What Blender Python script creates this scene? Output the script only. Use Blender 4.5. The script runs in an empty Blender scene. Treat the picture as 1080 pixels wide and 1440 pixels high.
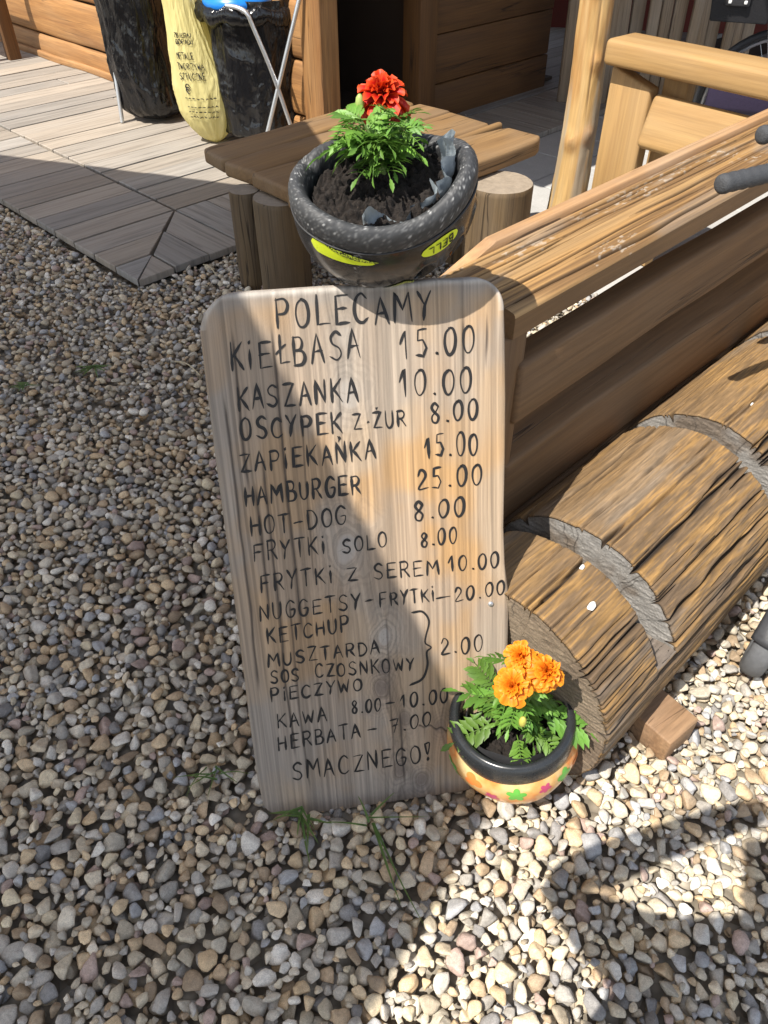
import bpy, bmesh, math, random
import numpy as np
from mathutils import Matrix, Vector
R = math.radians
random.seed(7); rng = np.random.default_rng(11)
S = bpy.context.scene; COL = S.collection

# ---------------------------------------------------------------- camera, sky, sun, exposure
PITCH = R(42.5); CAM_H = 1.4; FPX = 1080.0
cam = bpy.data.cameras.new('camera'); cam.sensor_fit = 'VERTICAL'; cam.sensor_height = 24.0
cam.lens = 24.0 * FPX / 1440.0; cam.clip_start = 0.02; cam.clip_end = 400
cam_o = bpy.data.objects.new('camera', cam); COL.objects.link(cam_o)
cam_o.location = (0, 0, CAM_H); cam_o.rotation_euler = (R(90) - PITCH, 0, 0); S.camera = cam_o

SUN_EL, SUN_AZ = R(56.5), R(48)          # the sun stands behind the left shoulder
SUN = np.array([-math.sin(SUN_AZ) * math.cos(SUN_EL), -math.cos(SUN_AZ) * math.cos(SUN_EL), math.sin(SUN_EL)])
w = bpy.data.worlds.new('World'); S.world = w; w.use_nodes = True
nt = w.node_tree; nt.nodes.clear()
sky = nt.nodes.new('ShaderNodeTexSky'); sky.sky_type = 'NISHITA'; sky.sun_disc = False
sky.sun_elevation = SUN_EL; sky.sun_rotation = math.pi + SUN_AZ; sky.altitude = 300
bg = nt.nodes.new('ShaderNodeBackground'); bg.inputs[1].default_value = 0.11
wo = nt.nodes.new('ShaderNodeOutputWorld'); hs = nt.nodes.new('ShaderNodeHueSaturation'); hs.inputs['Saturation'].default_value = .55; nt.links.new(sky.outputs[0], hs.inputs['Color']); nt.links.new(hs.outputs[0], bg.inputs[0]); nt.links.new(bg.outputs[0], wo.inputs[0])
sl = bpy.data.lights.new('sun', 'SUN'); sl.energy = 3.7; sl.angle = R(0.42); sl.color = (1.0, 0.945, 0.86)
so = bpy.data.objects.new('sun', sl); COL.objects.link(so)
so.rotation_euler = Vector(tuple(SUN)).to_track_quat('Z', 'Y').to_euler()
S.view_settings.view_transform = 'Standard'; S.view_settings.look = 'None'
S.view_settings.exposure = 1.08; S.view_settings.gamma = 1.0

# ---------------------------------------------------------------- geometry helpers
cp, sp = math.cos(PITCH), math.sin(PITCH)
CAM = np.array([0, 0, CAM_H])
def ray(u, v):
    return np.array([(u - 540) / FPX, cp + sp * (720 - v) / FPX, cp * (720 - v) / FPX - sp])
def gz(u, v, z=0.0):
    r = ray(u, v); return CAM + r * ((z - CAM_H) / r[2])
def dep(u, v, d): return CAM + ray(u, v) * d
def on_plane(u, v, p, n):
    r = ray(u, v); return CAM + r * (np.dot(p - CAM, n) / np.dot(r, n))
BV = np.array([math.sqrt(.5), math.sqrt(.5), 0]); NV = np.array([math.sqrt(.5), -math.sqrt(.5), 0])
def SQ(s, q, z=0.0): return BV * s + NV * q + np.array([0, 0, z])    # yard axes: s along the log, q across it

def frame(o, x, zh=(0, 0, 1)):
    x = Vector(tuple(x)).normalized(); zh = Vector(tuple(zh)); y = zh.cross(x).normalized(); z = x.cross(y)
    m = Matrix((x, y, z)).transposed().to_4x4(); m.translation = Vector(tuple(o)); return m
I4 = Matrix.Identity(4)
WM = {}
def put(o, M=None, parent=None):
    M = M or I4; WM[o] = M.copy(); COL.objects.link(o)
    if parent is not None:
        o.parent = parent; o.matrix_basis = WM[parent].inverted() @ M
    else: o.matrix_basis = M
    return o
def tag(o, label=None, cat=None, group=None, kind=None):
    if label: o['label'] = label
    if cat: o['category'] = cat
    if group: o['group'] = group
    if kind: o['kind'] = kind
    return o
def empty(name, loc, label, cat, group=None):
    o = bpy.data.objects.new(name, None); o.empty_display_size = .1
    put(o, Matrix.Translation(Vector(tuple(loc)))); return tag(o, label, cat, group)

def mesh_np(name, V, F, mat, M=None, parent=None, smooth=True, attrs=None):
    V = np.asarray(V, dtype=np.float32); F = np.asarray(F, dtype=np.int32)
    me = bpy.data.meshes.new(name); k = F.shape[1]; keep = np.ones(F.shape, bool)
    if k == 4: keep[:, 3] = F[:, 3] != F[:, 2]            # a repeated last corner marks a triangle
    lv = F[keep]; ls = np.concatenate([[0], np.cumsum(keep.sum(1))[:-1]]).astype(np.int32)
    me.vertices.add(len(V)); me.vertices.foreach_set('co', V.ravel())
    me.loops.add(len(lv)); me.loops.foreach_set('vertex_index', lv)
    me.polygons.add(len(F)); me.polygons.foreach_set('loop_start', ls)
    me.polygons.foreach_set('use_smooth', np.full(len(F), smooth))
    me.update(calc_edges=True); me.validate()
    for an, arr in (attrs or {}).items():
        arr = np.asarray(arr, dtype=np.float32)
        if arr.ndim == 2:
            a = me.attributes.new(an, 'FLOAT_COLOR', 'POINT')
            a.data.foreach_set('color', np.concatenate([arr, np.ones((len(arr), 1), np.float32)], 1).ravel())
        else:
            a = me.attributes.new(an, 'FLOAT', 'POINT'); a.data.foreach_set('value', arr)
    me.materials.append(mat)
    return put(bpy.data.objects.new(name, me), M, parent)
def mesh_bm(name, bm, mat, M=None, parent=None, smooth=False):
    me = bpy.data.meshes.new(name); bmesh.ops.recalc_face_normals(bm, faces=bm.faces[:]); bm.to_mesh(me); bm.free()
    if smooth:
        me.polygons.foreach_set('use_smooth', np.full(len(me.polygons), True))
        if smooth != 'all': me.set_sharp_from_angle(angle=R(45))
    me.materials.append(mat)
    return put(bpy.data.objects.new(name, me), M, parent)
def grid_faces(n, m, wrap=False, off=0):           # n rows, m columns
    i, j = np.meshgrid(np.arange(n - 1), np.arange(m if wrap else m - 1), indexing='ij'); j2 = (j + 1) % m
    return np.stack([i * m + j, i * m + j2, (i + 1) * m + j2, (i + 1) * m + j], -1).reshape(-1, 4) + off

def lat(x, y, seed, px=0):                          # 2-D value noise, optional period in x
    xi = np.floor(x).astype(np.int64); yi = np.floor(y).astype(np.int64); fx = x - xi; fy = y - yi
    fx = fx * fx * (3 - 2 * fx); fy = fy * fy * (3 - 2 * fy)
    def h(a, b):
        if px: a = a % px
        n = (a * 374761393 + b * 668265263 + seed * 1442695041) & 0x7fffffff
        n = ((n ^ (n >> 13)) * 1274126177) & 0x7fffffff
        return ((n ^ (n >> 16)) & 0xffff) / 65535.0
    return (h(xi, yi) * (1 - fx) + h(xi + 1, yi) * fx) * (1 - fy) + (h(xi, yi + 1) * (1 - fx) + h(xi + 1, yi + 1) * fx) * fy
def fbm(x, y, seed=0, o=4, px=0):
    t = 0; a = .5
    for k in range(o):
        t = t + a * lat(x, y, seed + k * 17, px); x = x * 2; y = y * 2; a *= .5; px *= 2
    return t / (1 - .5 ** o)
def sstep(a, b, x):
    t = np.clip((x - a) / (b - a), 0, 1); return t * t * (3 - 2 * t)
def mixc(a, b, t): return np.asarray(a)[None, :] * (1 - t[:, None]) + np.asarray(b)[None, :] * t[:, None] if np.ndim(a) == 1 and np.ndim(b) == 1 else (a * (1 - t[:, None]) + np.asarray(b) * t[:, None])

def box_bm(sx, sy, sz, bev=.006, seg=2, bm=None, c=(0, 0, 0)):
    b2 = bmesh.new(); bmesh.ops.create_cube(b2, size=1); bmesh.ops.scale(b2, vec=(sx, sy, sz), verts=b2.verts)
    if bev: bmesh.ops.bevel(b2, geom=b2.edges[:], offset=bev, segments=seg, profile=.5, affect='EDGES')
    bmesh.ops.translate(b2, vec=c, verts=b2.verts)
    if bm is None: return b2
    me = bpy.data.meshes.new('t'); b2.to_mesh(me); b2.free(); bm.from_mesh(me); bpy.data.meshes.remove(me); return bm
def tube_arr(P, r, n=12, cap=True, squash=1.0):
    P = np.asarray(P, float); r = np.broadcast_to(np.asarray(r, float), (len(P),))
    T = np.gradient(P, axis=0); T /= np.linalg.norm(T, axis=1)[:, None] + 1e-12
    up = np.array([0, 0, 1.]) if abs(T[0][2]) < .9 else np.array([1., 0, 0]); V = []
    a = np.linspace(0, 2 * np.pi, n, endpoint=False); u = None
    for p, t, rr in zip(P, T, r):
        u = np.cross(up, t) if u is None else u - t * np.dot(u, t)
        u /= np.linalg.norm(u) + 1e-12; v = np.cross(t, u)
        V.append(p + rr * (np.cos(a)[:, None] * u + squash * np.sin(a)[:, None] * v))
    V = np.concatenate(V); F = grid_faces(len(P), n, True)
    if cap:
        V = np.concatenate([V, P[:1], P[-1:]]); a0 = len(V) - 2; j = np.arange(n); j2 = (j + 1) % n; b = (len(P) - 1) * n
        F = np.concatenate([F, np.stack([j2, j, np.full(n, a0), np.full(n, a0)], -1), np.stack([b + j, b + j2, np.full(n, a0 + 1), np.full(n, a0 + 1)], -1)])
    return V, F
def add_bm(bm, V, F):
    vs = [bm.verts.new(tuple(p)) for p in V]
    for f in F:
        q = []
        for k in f:
            if vs[int(k)] not in q: q.append(vs[int(k)])
        if len(q) > 2:
            try: bm.faces.new(q)
            except ValueError: pass
    return bm
def tubes(name, lst, mat, parent=None, n=12):
    bm = bmesh.new()
    for P, r in lst: add_bm(bm, *tube_arr(P, r, n))
    return mesh_bm(name, bm, mat, None, parent, True)
def smooth_path(P, k=8):
    P = np.asarray(P, float); out = []; Q = np.concatenate([[2 * P[0] - P[1]], P, [2 * P[-1] - P[-2]]])
    for i in range(1, len(Q) - 2):
        for t in np.linspace(0, 1, k, endpoint=False):
            a, b, c, d = Q[i - 1], Q[i], Q[i + 1], Q[i + 2]
            out.append(.5 * (2 * b + (c - a) * t + (2 * a - 5 * b + 4 * c - d) * t * t + (3 * b - a - 3 * c + d) * t ** 3))
    out.append(P[-1]); return np.array(out)
def lathe(prof, n=48):
    prof = np.asarray(prof, float); a = np.linspace(0, 2 * np.pi, n, endpoint=False)
    V = np.stack([prof[:, 0][:, None] * np.cos(a), prof[:, 0][:, None] * np.sin(a), np.repeat(prof[:, 1][:, None], n, 1)], -1).reshape(-1, 3)
    return V, grid_faces(len(prof), n, True)

# ---------------------------------------------------------------- materials
def new_mat(name):
    m = bpy.data.materials.new(name); m.use_nodes = True; t = m.node_tree; b = t.nodes['Principled BSDF']; return m, t, b
def nd(t, ty, **k):
    n = t.nodes.new(ty)
    for a, v in k.items(): setattr(n, a, v)
    return n
def ramp(t, src, stops, interp='LINEAR'):
    r = nd(t, 'ShaderNodeValToRGB'); r.color_ramp.interpolation = interp; e = r.color_ramp.elements
    while len(e) > 1: e.remove(e[-1])
    e[0].position = stops[0][0]; e[0].color = (*stops[0][1], 1) if not np.isscalar(stops[0][1]) else (stops[0][1],) * 3 + (1,)
    for p, c in stops[1:]:
        x = e.new(p); x.color = (*c, 1) if not np.isscalar(c) else (c, c, c, 1)
    t.links.new(src, r.inputs[0]); return r.outputs[0]
def mixrgb(t, f, a, b, mode='MIX'):
    n = nd(t, 'ShaderNodeMix', data_type='RGBA', blend_type=mode)
    for i, x in ((0, f), (6, a), (7, b)):
        if hasattr(x, 'default_value'): t.links.new(x, n.inputs[i])
        elif np.isscalar(x): n.inputs[i].default_value = x if i == 0 else (x, x, x, 1)
        else: n.inputs[i].default_value = (*x, 1)
    return n.outputs[2]
def mathn(t, op, a, b=0.0):
    n = nd(t, 'ShaderNodeMath', operation=op)
    for i, x in ((0, a), (1, b)):
        if hasattr(x, 'default_value'): t.links.new(x, n.inputs[i])
        else: n.inputs[i].default_value = x
    return n.outputs[0]
def coords(t, scale=(1, 1, 1), rnd=True):
    tc = nd(t, 'ShaderNodeTexCoord'); src = tc.outputs['Object']
    if rnd:
        oi = nd(t, 'ShaderNodeObjectInfo'); m = nd(t, 'ShaderNodeVectorMath', operation='SCALE'); m.inputs[0].default_value = (13.7, 7.3, 9.1)
        t.links.new(oi.outputs['Random'], m.inputs[3]); a = nd(t, 'ShaderNodeVectorMath', operation='ADD')
        t.links.new(src, a.inputs[0]); t.links.new(m.outputs[0], a.inputs[1]); src = a.outputs[0]
    mp = nd(t, 'ShaderNodeMapping'); mp.inputs['Scale'].default_value = scale; t.links.new(src, mp.inputs[0]); return mp.outputs[0]
def noise(t, vec, scale=1.0, detail=5, rough=.6, dist=0.0):
    n = nd(t, 'ShaderNodeTexNoise'); n.inputs['Scale'].default_value = scale; n.inputs['Detail'].default_value = detail
    n.inputs['Roughness'].default_value = rough; n.inputs['Distortion'].default_value = dist
    if vec is not None: t.links.new(vec, n.inputs['Vector'])
    return n.outputs[0]
def bump(t, b, h, strength=.5, dist=.004):
    n = nd(t, 'ShaderNodeBump'); n.inputs['Strength'].default_value = strength; n.inputs['Distance'].default_value = dist
    t.links.new(h, n.inputs['Height']); t.links.new(n.outputs[0], b.inputs['Normal'])
def plain(name, col, rough=.5, metal=0.0, var=.25, bmp=.15, scale=30, coat=0.0):
    m, t, b = new_mat(name); n = noise(t, coords(t), scale, 6, .65)
    c = mixrgb(t, n, tuple(x * (1 - var) for x in col), tuple(min(1, x * (1 + var)) for x in col))
    t.links.new(c, b.inputs['Base Color']); b.inputs['Metallic'].default_value = metal
    t.links.new(mathn(t, 'MULTIPLY_ADD', n, .25), b.inputs['Roughness'])
    t.nodes[-1].inputs[2].default_value = max(.02, rough - .12)
    b.inputs['Coat Weight'].default_value = coat
    if bmp: bump(t, b, n, bmp, .003)
    return m
def wood(name, light, dark, grey=(.30, .28, .25), grey_amt=.3, crack=.35, rough=.7, fine=1.0, con=.5):
    """sawn or round timber, grain along local X"""
    m, t, b = new_mat(name)
    g1 = noise(t, coords(t, (1.1, 16, 16)), 1.0, 6, .62, .5)
    g2 = noise(t, coords(t, (3, 130 * fine, 130 * fine)), 1.0, 4, .6)
    bl = noise(t, coords(t, (1.6, 5, 5)), 1.0, 4, .6)
    c = mixrgb(t, ramp(t, g1, [(.3, 0.), (.68, 1.)]), dark, light)
    c = mixrgb(t, mathn(t, 'MULTIPLY', ramp(t, bl, [(.42, 0.), (.68, 1.)]), grey_amt), c, grey)
    c = mixrgb(t, con, c, ramp(t, g2, [(.25, .35), (.7, 1.25)]), 'MULTIPLY')
    cr = noise(t, coords(t, (.7, 21, 21)), 1.0, 3, .5, .25)
    line = mathn(t, 'ABSOLUTE', mathn(t, 'SUBTRACT', cr, .5))
    gate = noise(t, coords(t, (.9, 9, 9)), 1.3, 2, .5)
    k = ramp(t, line, [(.0, 1.), (.006, .8), (.013, 0.)])
    k = mathn(t, 'MULTIPLY', k, ramp(t, gate, [(.5 - .25 * crack, 0.), (.66 - .25 * crack, 1.)]))
    c = mixrgb(t, mathn(t, 'MULTIPLY', k, .85), c, tuple(x * .18 for x in dark))
    t.links.new(c, b.inputs['Base Color']); b.inputs['Roughness'].default_value = rough
    h = mathn(t, 'SUBTRACT', mathn(t, 'MULTIPLY', g2, .5), mathn(t, 'MULTIPLY', k, 1.6))
    bump(t, b, h, .55, .003); return m
def attr_wood(name, rough=.75, scale=(4, 150, 150), bstr=.4, amt=.5):
    """timber whose colour field is computed with the mesh (stored as a point attribute)"""
    m, t, b = new_mat(name); a = nd(t, 'ShaderNodeAttribute'); a.attribute_name = 'col'
    g = noise(t, coords(t, scale), 1.0, 5, .65)
    c = mixrgb(t, amt, a.outputs[0], ramp(t, g, [(.25, .45), (.72, 1.3)]), 'MULTIPLY')
    t.links.new(c, b.inputs['Base Color']); b.inputs['Roughness'].default_value = rough; bump(t, b, g, bstr, .002); return m
def attr_mat(name, rough=.5, sss=0.0, trans=0.0, coat=0.0):
    m, t, b = new_mat(name); a = nd(t, 'ShaderNodeAttribute'); a.attribute_name = 'col'
    n = noise(t, coords(t), 90, 3, .6)
    c = mixrgb(t, .35, a.outputs[0], ramp(t, n, [(.25, .7), (.75, 1.2)]), 'MULTIPLY')
    t.links.new(c, b.inputs['Base Color']); b.inputs['Roughness'].default_value = rough; b.inputs['Coat Weight'].default_value = coat
    if trans:
        tr = nd(t, 'ShaderNodeBsdfTranslucent'); t.links.new(c, tr.inputs[0]); mx = nd(t, 'ShaderNodeMixShader'); mx.inputs[0].default_value = trans
        o = t.nodes['Material Output']; t.links.new(b.outputs[0], mx.inputs[1]); t.links.new(tr.outputs[0], mx.inputs[2]); t.links.new(mx.outputs[0], o.inputs[0])
    return m

M_fence = wood('varnished_rail_timber', (.215, .115, .045), (.12, .06, .022), (.19, .13, .08), .35, .12)
M_pale = wood('pale_yellow_timber', (.42, .255, .095), (.31, .175, .06), (.36, .26, .15), .3, -.9, con=.3)
M_post = wood('peeled_log_timber', (.52, .32, .12), (.30, .15, .05), (.36, .31, .24), .5, .3)
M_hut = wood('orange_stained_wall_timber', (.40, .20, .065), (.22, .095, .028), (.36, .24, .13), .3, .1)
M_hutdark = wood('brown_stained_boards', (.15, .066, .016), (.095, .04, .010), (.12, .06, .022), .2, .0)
M_seat = wood('worn_seat_timber', (.27, .16, .066), (.18, .10, .04), (.22, .165, .11), .4, .1, con=.3)
M_leg = wood('weathered_leg_timber', (.17, .11, .05), (.085, .05, .022), (.18, .15, .11), .4, .5)
M_endgrain = plain('stump_end_grain', (.27, .22, .165), .85, 0, .45, .6, 45)
M_slat = wood('grey_brown_lath_timber', (.36, .27, .18), (.22, .15, .09), (.34, .30, .25), .5, .2)
M_wedge = wood('sawn_wedge_timber', (.34, .21, .11), (.20, .11, .055), (.3, .25, .2), .3, .2)
M_gapshade = plain('gap_shade_dark', (.045, .033, .024), .95, 0, .5, .8, 120)
M_black = plain('black_rubber', (.028, .028, .03), .55, 0, .2, .2, 160)
M_grip = plain('foam_grip', (.05, .052, .056), .62, 0, .25, .7, 420)
M_chrome = plain('galvanised_tube', (.62, .63, .64), .32, .85, .08, .05, 40)
M_ink = plain('black_marker_ink', (.010, .009, .009), .6, 0, .5, 0, 260)
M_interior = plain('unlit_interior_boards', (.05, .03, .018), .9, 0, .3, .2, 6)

# ---------------------------------------------------------------- ground: soil, gravel, paving, deck
def sheet(name, pts, z, mat, kind='structure'):
    bm = bmesh.new(); f = bm.faces.new([bm.verts.new((p[0], p[1], z)) for p in pts]); f.normal_update()
    if f.normal.z < 0: f.normal_flip()
    o = mesh_bm(name, bm, mat); return tag(o, kind=kind)
m_g, t, b = new_mat('gravelly_soil')
v = nd(t, 'ShaderNodeTexVoronoi'); v.inputs['Scale'].default_value = 38; t.links.new(coords(t, rnd=False), v.inputs['Vector'])
bw_ = nd(t, 'ShaderNodeRGBToBW'); t.links.new(v.outputs['Color'], bw_.inputs[0]); c = ramp(t, bw_.outputs[0], [(.2, (.22, .185, .14)), (.8, (.48, .43, .35))]); c = mixrgb(t, ramp(t, v.outputs['Distance'], [(.2, 0.), (.6, .6)]), c, (.09, .075, .055))
t.links.new(c, b.inputs['Base Color']); b.inputs['Roughness'].default_value = .9
bump(t, b, mathn(t, 'SUBTRACT', 1.0, v.outputs['Distance']), .8, .012)
sheet('ground', [(-150, -150), (150, -150), (150, 150), (-150, 150)], -.030, m_g)

DECK_S, DECK_Q, PAVE_S = 1.327, -2.698, 2.55
def sdf_free(x, y):                                   # gravel lies everywhere but on deck and paving
    s = (x + y) * .70711; q = (x - y) * .70711
    return ~(((s > DECK_S - .012) & (q < DECK_Q + .012)) | ((s > PAVE_S) & (q > DECK_Q - .02)))
def stone_protos(sub, n):
    bm = bmesh.new(); bmesh.ops.create_icosphere(bm, subdivisions=sub, radius=1)
    D = np.array([v.co[:] for v in bm.verts]); F = np.array([[v.index for v in f.verts] for f in bm.faces]); bm.free()
    D /= np.linalg.norm(D, axis=1)[:, None]; out = []
    for k in range(n):
        m = rng.integers(8, 13); N = rng.normal(size=(m, 3)); N /= np.linalg.norm(N, axis=1)[:, None]
        h = rng.uniform(.55, 1.15, m); p = rng.choice([8, 14, 24, 36])
        g = np.clip(D @ N.T / h, 0, None) ** p; r = 1 / np.maximum(g.sum(1) ** (1 / p), .75)
        r *= 1 + .05 * np.sin(D @ rng.normal(size=3) * 4 + rng.uniform(0, 6))
        P = D * r[:, None]; P /= np.abs(P).max(0) * .5 + .5 * np.abs(P).max(); out.append(P)
    return np.array(out), F
def build_gravel():
    n_try = 120000
    x = rng.uniform(-3.6, 2.2, n_try); y = rng.uniform(.05, 3.9, n_try)
    x = np.concatenate([x, rng.uniform(-1.3, 1.3, 260000)]); y = np.concatenate([y, rng.uniform(.05, 1.9, 260000)])
    ok = sdf_free(x, y)
    dz = y * cp + CAM_H * sp; u = 540 + FPX * x / dz; vv = 720 - FPX * (y * sp - CAM_H * cp) / dz
    ok &= (u > -170) & (u < 1260) & (vv < 1620) & (vv > 150)
    s_ = (x + y) * .70711; q_ = (x - y) * .70711
    ok &= ~((s_ > .83) & (s_ < 3) & (np.abs(q_ + .457) < .17))       # under the log
    x = x[ok]; y = y[ok]; dz = dz[ok]
    n = len(x)
    size = np.exp(rng.normal(math.log(.0108), .28, n)); size = np.clip(size, .006, .0195)
    order = np.argsort(-size + rng.normal(0, .005, n)); x, y, dz, size = x[order], y[order], dz[order], size[order]
    g = .0035; nx, ny = int(6.2 / g), int(4.3 / g); Hm = np.full((nx, ny), -.027)
    keep = []; zz = []
    ax = size * rng.uniform(.95, 1.4, n); ay = size * rng.uniform(.75, 1.05, n); az = size * rng.uniform(.5, .85, n); yaw = rng.uniform(0, 6.283, n)
    for i in range(n):
        rr = .5 * (ax[i] + ay[i]); k = int(rr / g) + 1; ci = int((x[i] + 3.8) / g); cj = int((y[i] + .15) / g)
        i0, i1, j0, j1 = max(ci - k, 0), ci + k + 1, max(cj - k, 0), cj + k + 1
        H = Hm[i0:i1, j0:j1]; di = (np.arange(i0, i0 + H.shape[0]) - ci) * g; dj = (np.arange(j0, j0 + H.shape[1]) - cj) * g
        d2 = (di[:, None] ** 2 + dj[None, :] ** 2) / (rr * rr); ins = d2 < .9
        if not ins.any(): continue
        low = np.sqrt(np.clip(1 - d2, 0, 1)) * az[i]
        z = np.percentile(H[ins] + low[ins], 82) - .12 * az[i]
        if z > (.007 if not (-.3 < x[i] < .3 and abs(y[i] - .715 - .133 * x[i]) < .026) else -.020): continue
        H[ins] = np.maximum(H[ins], z + low[ins]); keep.append(i); zz.append(z)
    keep = np.array(keep); zz = np.array(zz); print('stones', len(keep), 'of', n)
    x, y, dz, ax, ay, az, yaw = (a[keep] for a in (x, y, dz, ax, ay, az, yaw))
    Vs, Fs, A = [], [], []; off = 0
    for sub, msk in ((3, dz < 1.75), (2, dz >= 1.75)):
        P, F = stone_protos(sub, 48); idx = np.where(msk)[0]; k = len(idx)
        Q = P[rng.integers(0, 48, k)]                  # k x nv x 3
        th = rng.normal(0, .3, k); ph = rng.normal(0, .3, k)
        Q = Q * np.stack([ax[idx], ay[idx], az[idx]], 1)[:, None, :]
        def rot(Q, a, i, j):
            c, s = np.cos(a)[:, None], np.sin(a)[:, None]; q = Q.copy(); q[:, :, i] = c * Q[:, :, i] - s * Q[:, :, j]; q[:, :, j] = s * Q[:, :, i] + c * Q[:, :, j]; return q
        Q = rot(rot(rot(Q, th, 1, 2), ph, 0, 2), yaw[idx], 0, 1)
        Q = Q + np.stack([x[idx], y[idx], zz[idx]], 1)[:, None, :]
        nv = P.shape[1]; Vs.append(Q.reshape(-1, 3)); Fs.append((F[None] + (np.arange(k) * nv)[:, None, None]).reshape(-1, 3) + off); off += k * nv
        A.append(np.repeat(rng.random(k), nv))
    m, t, b = new_mat('river_gravel'); a = nd(t, 'ShaderNodeAttribute'); a.attribute_name = 'rnd'
    pal = [(.32, .265, .19), (.40, .345, .255), (.255, .235, .205), (.46, .385, .275), (.35, .315, .265), (.31, .225, .14), (.40, .37, .32), (.25, .185, .12),
           (.50, .44, .345), (.30, .275, .24), (.39, .285, .17), (.27, .265, .26), (.36, .305, .22), (.54, .50, .43), (.29, .215, .18), (.43, .36, .245), (.33, .295, .24), (.18, .17, .16), (.45, .34, .21), (.31, .275, .215)]
    c = ramp(t, a.outputs['Fac'], [(i / len(pal), p) for i, p in enumerate(pal)], 'CONSTANT')
    wn = nd(t, 'ShaderNodeTexWhiteNoise', noise_dimensions='1D'); t.links.new(a.outputs['Fac'], wn.inputs['W'])
    c = mixrgb(t, 1.0, c, ramp(t, wn.outputs[0], [(0., 1.18), (1., 1.75)]), 'MULTIPLY')
    n1 = noise(t, coords(t, rnd=False), 140, 4, .7); n2 = noise(t, coords(t, rnd=False), 620, 3, .7)
    c = mixrgb(t, .5, c, ramp(t, n1, [(.3, .55), (.7, 1.35)]), 'MULTIPLY'); c = mixrgb(t, .45, c, ramp(t, n2, [(.35, .55), (.62, 1.3)]), 'MULTIPLY')
    t.links.new(c, b.inputs['Base Color']); b.inputs['Roughness'].default_value = .72
    bump(t, b, mathn(t, 'ADD', n1, mathn(t, 'MULTIPLY', n2, .4)), .5, .0025)
    o = mesh_np('gravel', np.concatenate(Vs), np.concatenate(Fs), m, attrs={'rnd': np.concatenate(A)})
    tag(o, 'loose tan and grey river gravel covering the yard', 'gravel', kind='stuff')
build_gravel()

# paving slabs beside the hut
m_p, t, b = new_mat('concrete_slabs'); n = noise(t, coords(t, rnd=False), 9, 7, .7); n2 = noise(t, coords(t, rnd=False), 160, 4, .7)
c = mixrgb(t, n, (.33, .325, .31), (.50, .49, .47)); c = mixrgb(t, .4, c, ramp(t, n2, [(.3, .6), (.7, 1.2)]), 'MULTIPLY')
t.links.new(c, b.inputs['Base Color']); b.inputs['Roughness'].default_value = .85; bump(t, b, n2, .3, .002)
bm = bmesh.new(); st = .4
for i in range(16):
    for j in range(14):
        s0, q0 = PAVE_S + i * st, DECK_Q + j * st
        box_bm(st - .008, st - .008, .05, .004, 1, bm, (s0 + st / 2, -(q0 + st / 2), -.022 + rng.normal(0, .0012)))
tag(mesh_bm('pavement', bm, m_p, frame((0, 0, 0), BV)), kind='structure')

# boarded deck: two mitred border runs and the inner field, all one floor
m_d, t, b = new_mat('weathered_deck_boards'); a = nd(t, 'ShaderNodeAttribute'); a.attribute_name = 'col'
g1 = nd(t, 'ShaderNodeAttribute'); g1.attribute_name = 'gx'
uv = nd(t, 'ShaderNodeAttribute'); uv.attribute_name = 'guv'
mp = nd(t, 'ShaderNodeMapping'); mp.inputs['Scale'].default_value = (2.2, 42, 1); t.links.new(uv.outputs['Color'], mp.inputs[0])
ng = noise(t, mp.outputs[0], 1.0, 6, .65, .4)
mp2 = nd(t, 'ShaderNodeMapping'); mp2.inputs['Scale'].default_value = (1.5, 6, 1); t.links.new(uv.outputs['Color'], mp2.inputs[0]); nb = noise(t, mp2.outputs[0], 1.0, 4, .6)
c = mixrgb(t, 1.0, a.outputs[0], ramp(t, ng, [(.28, .55), (.5, 1.0), (.75, 1.22)]), 'MULTIPLY'); c = mixrgb(t, ramp(t, nb, [(.5, 0.), (.75, .25)]), c, (.26, .20, .14))
t.links.new(c, b.inputs['Base Color']); b.inputs['Roughness'].default_value = .75; bump(t, b, ng, .5, .003)
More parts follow.
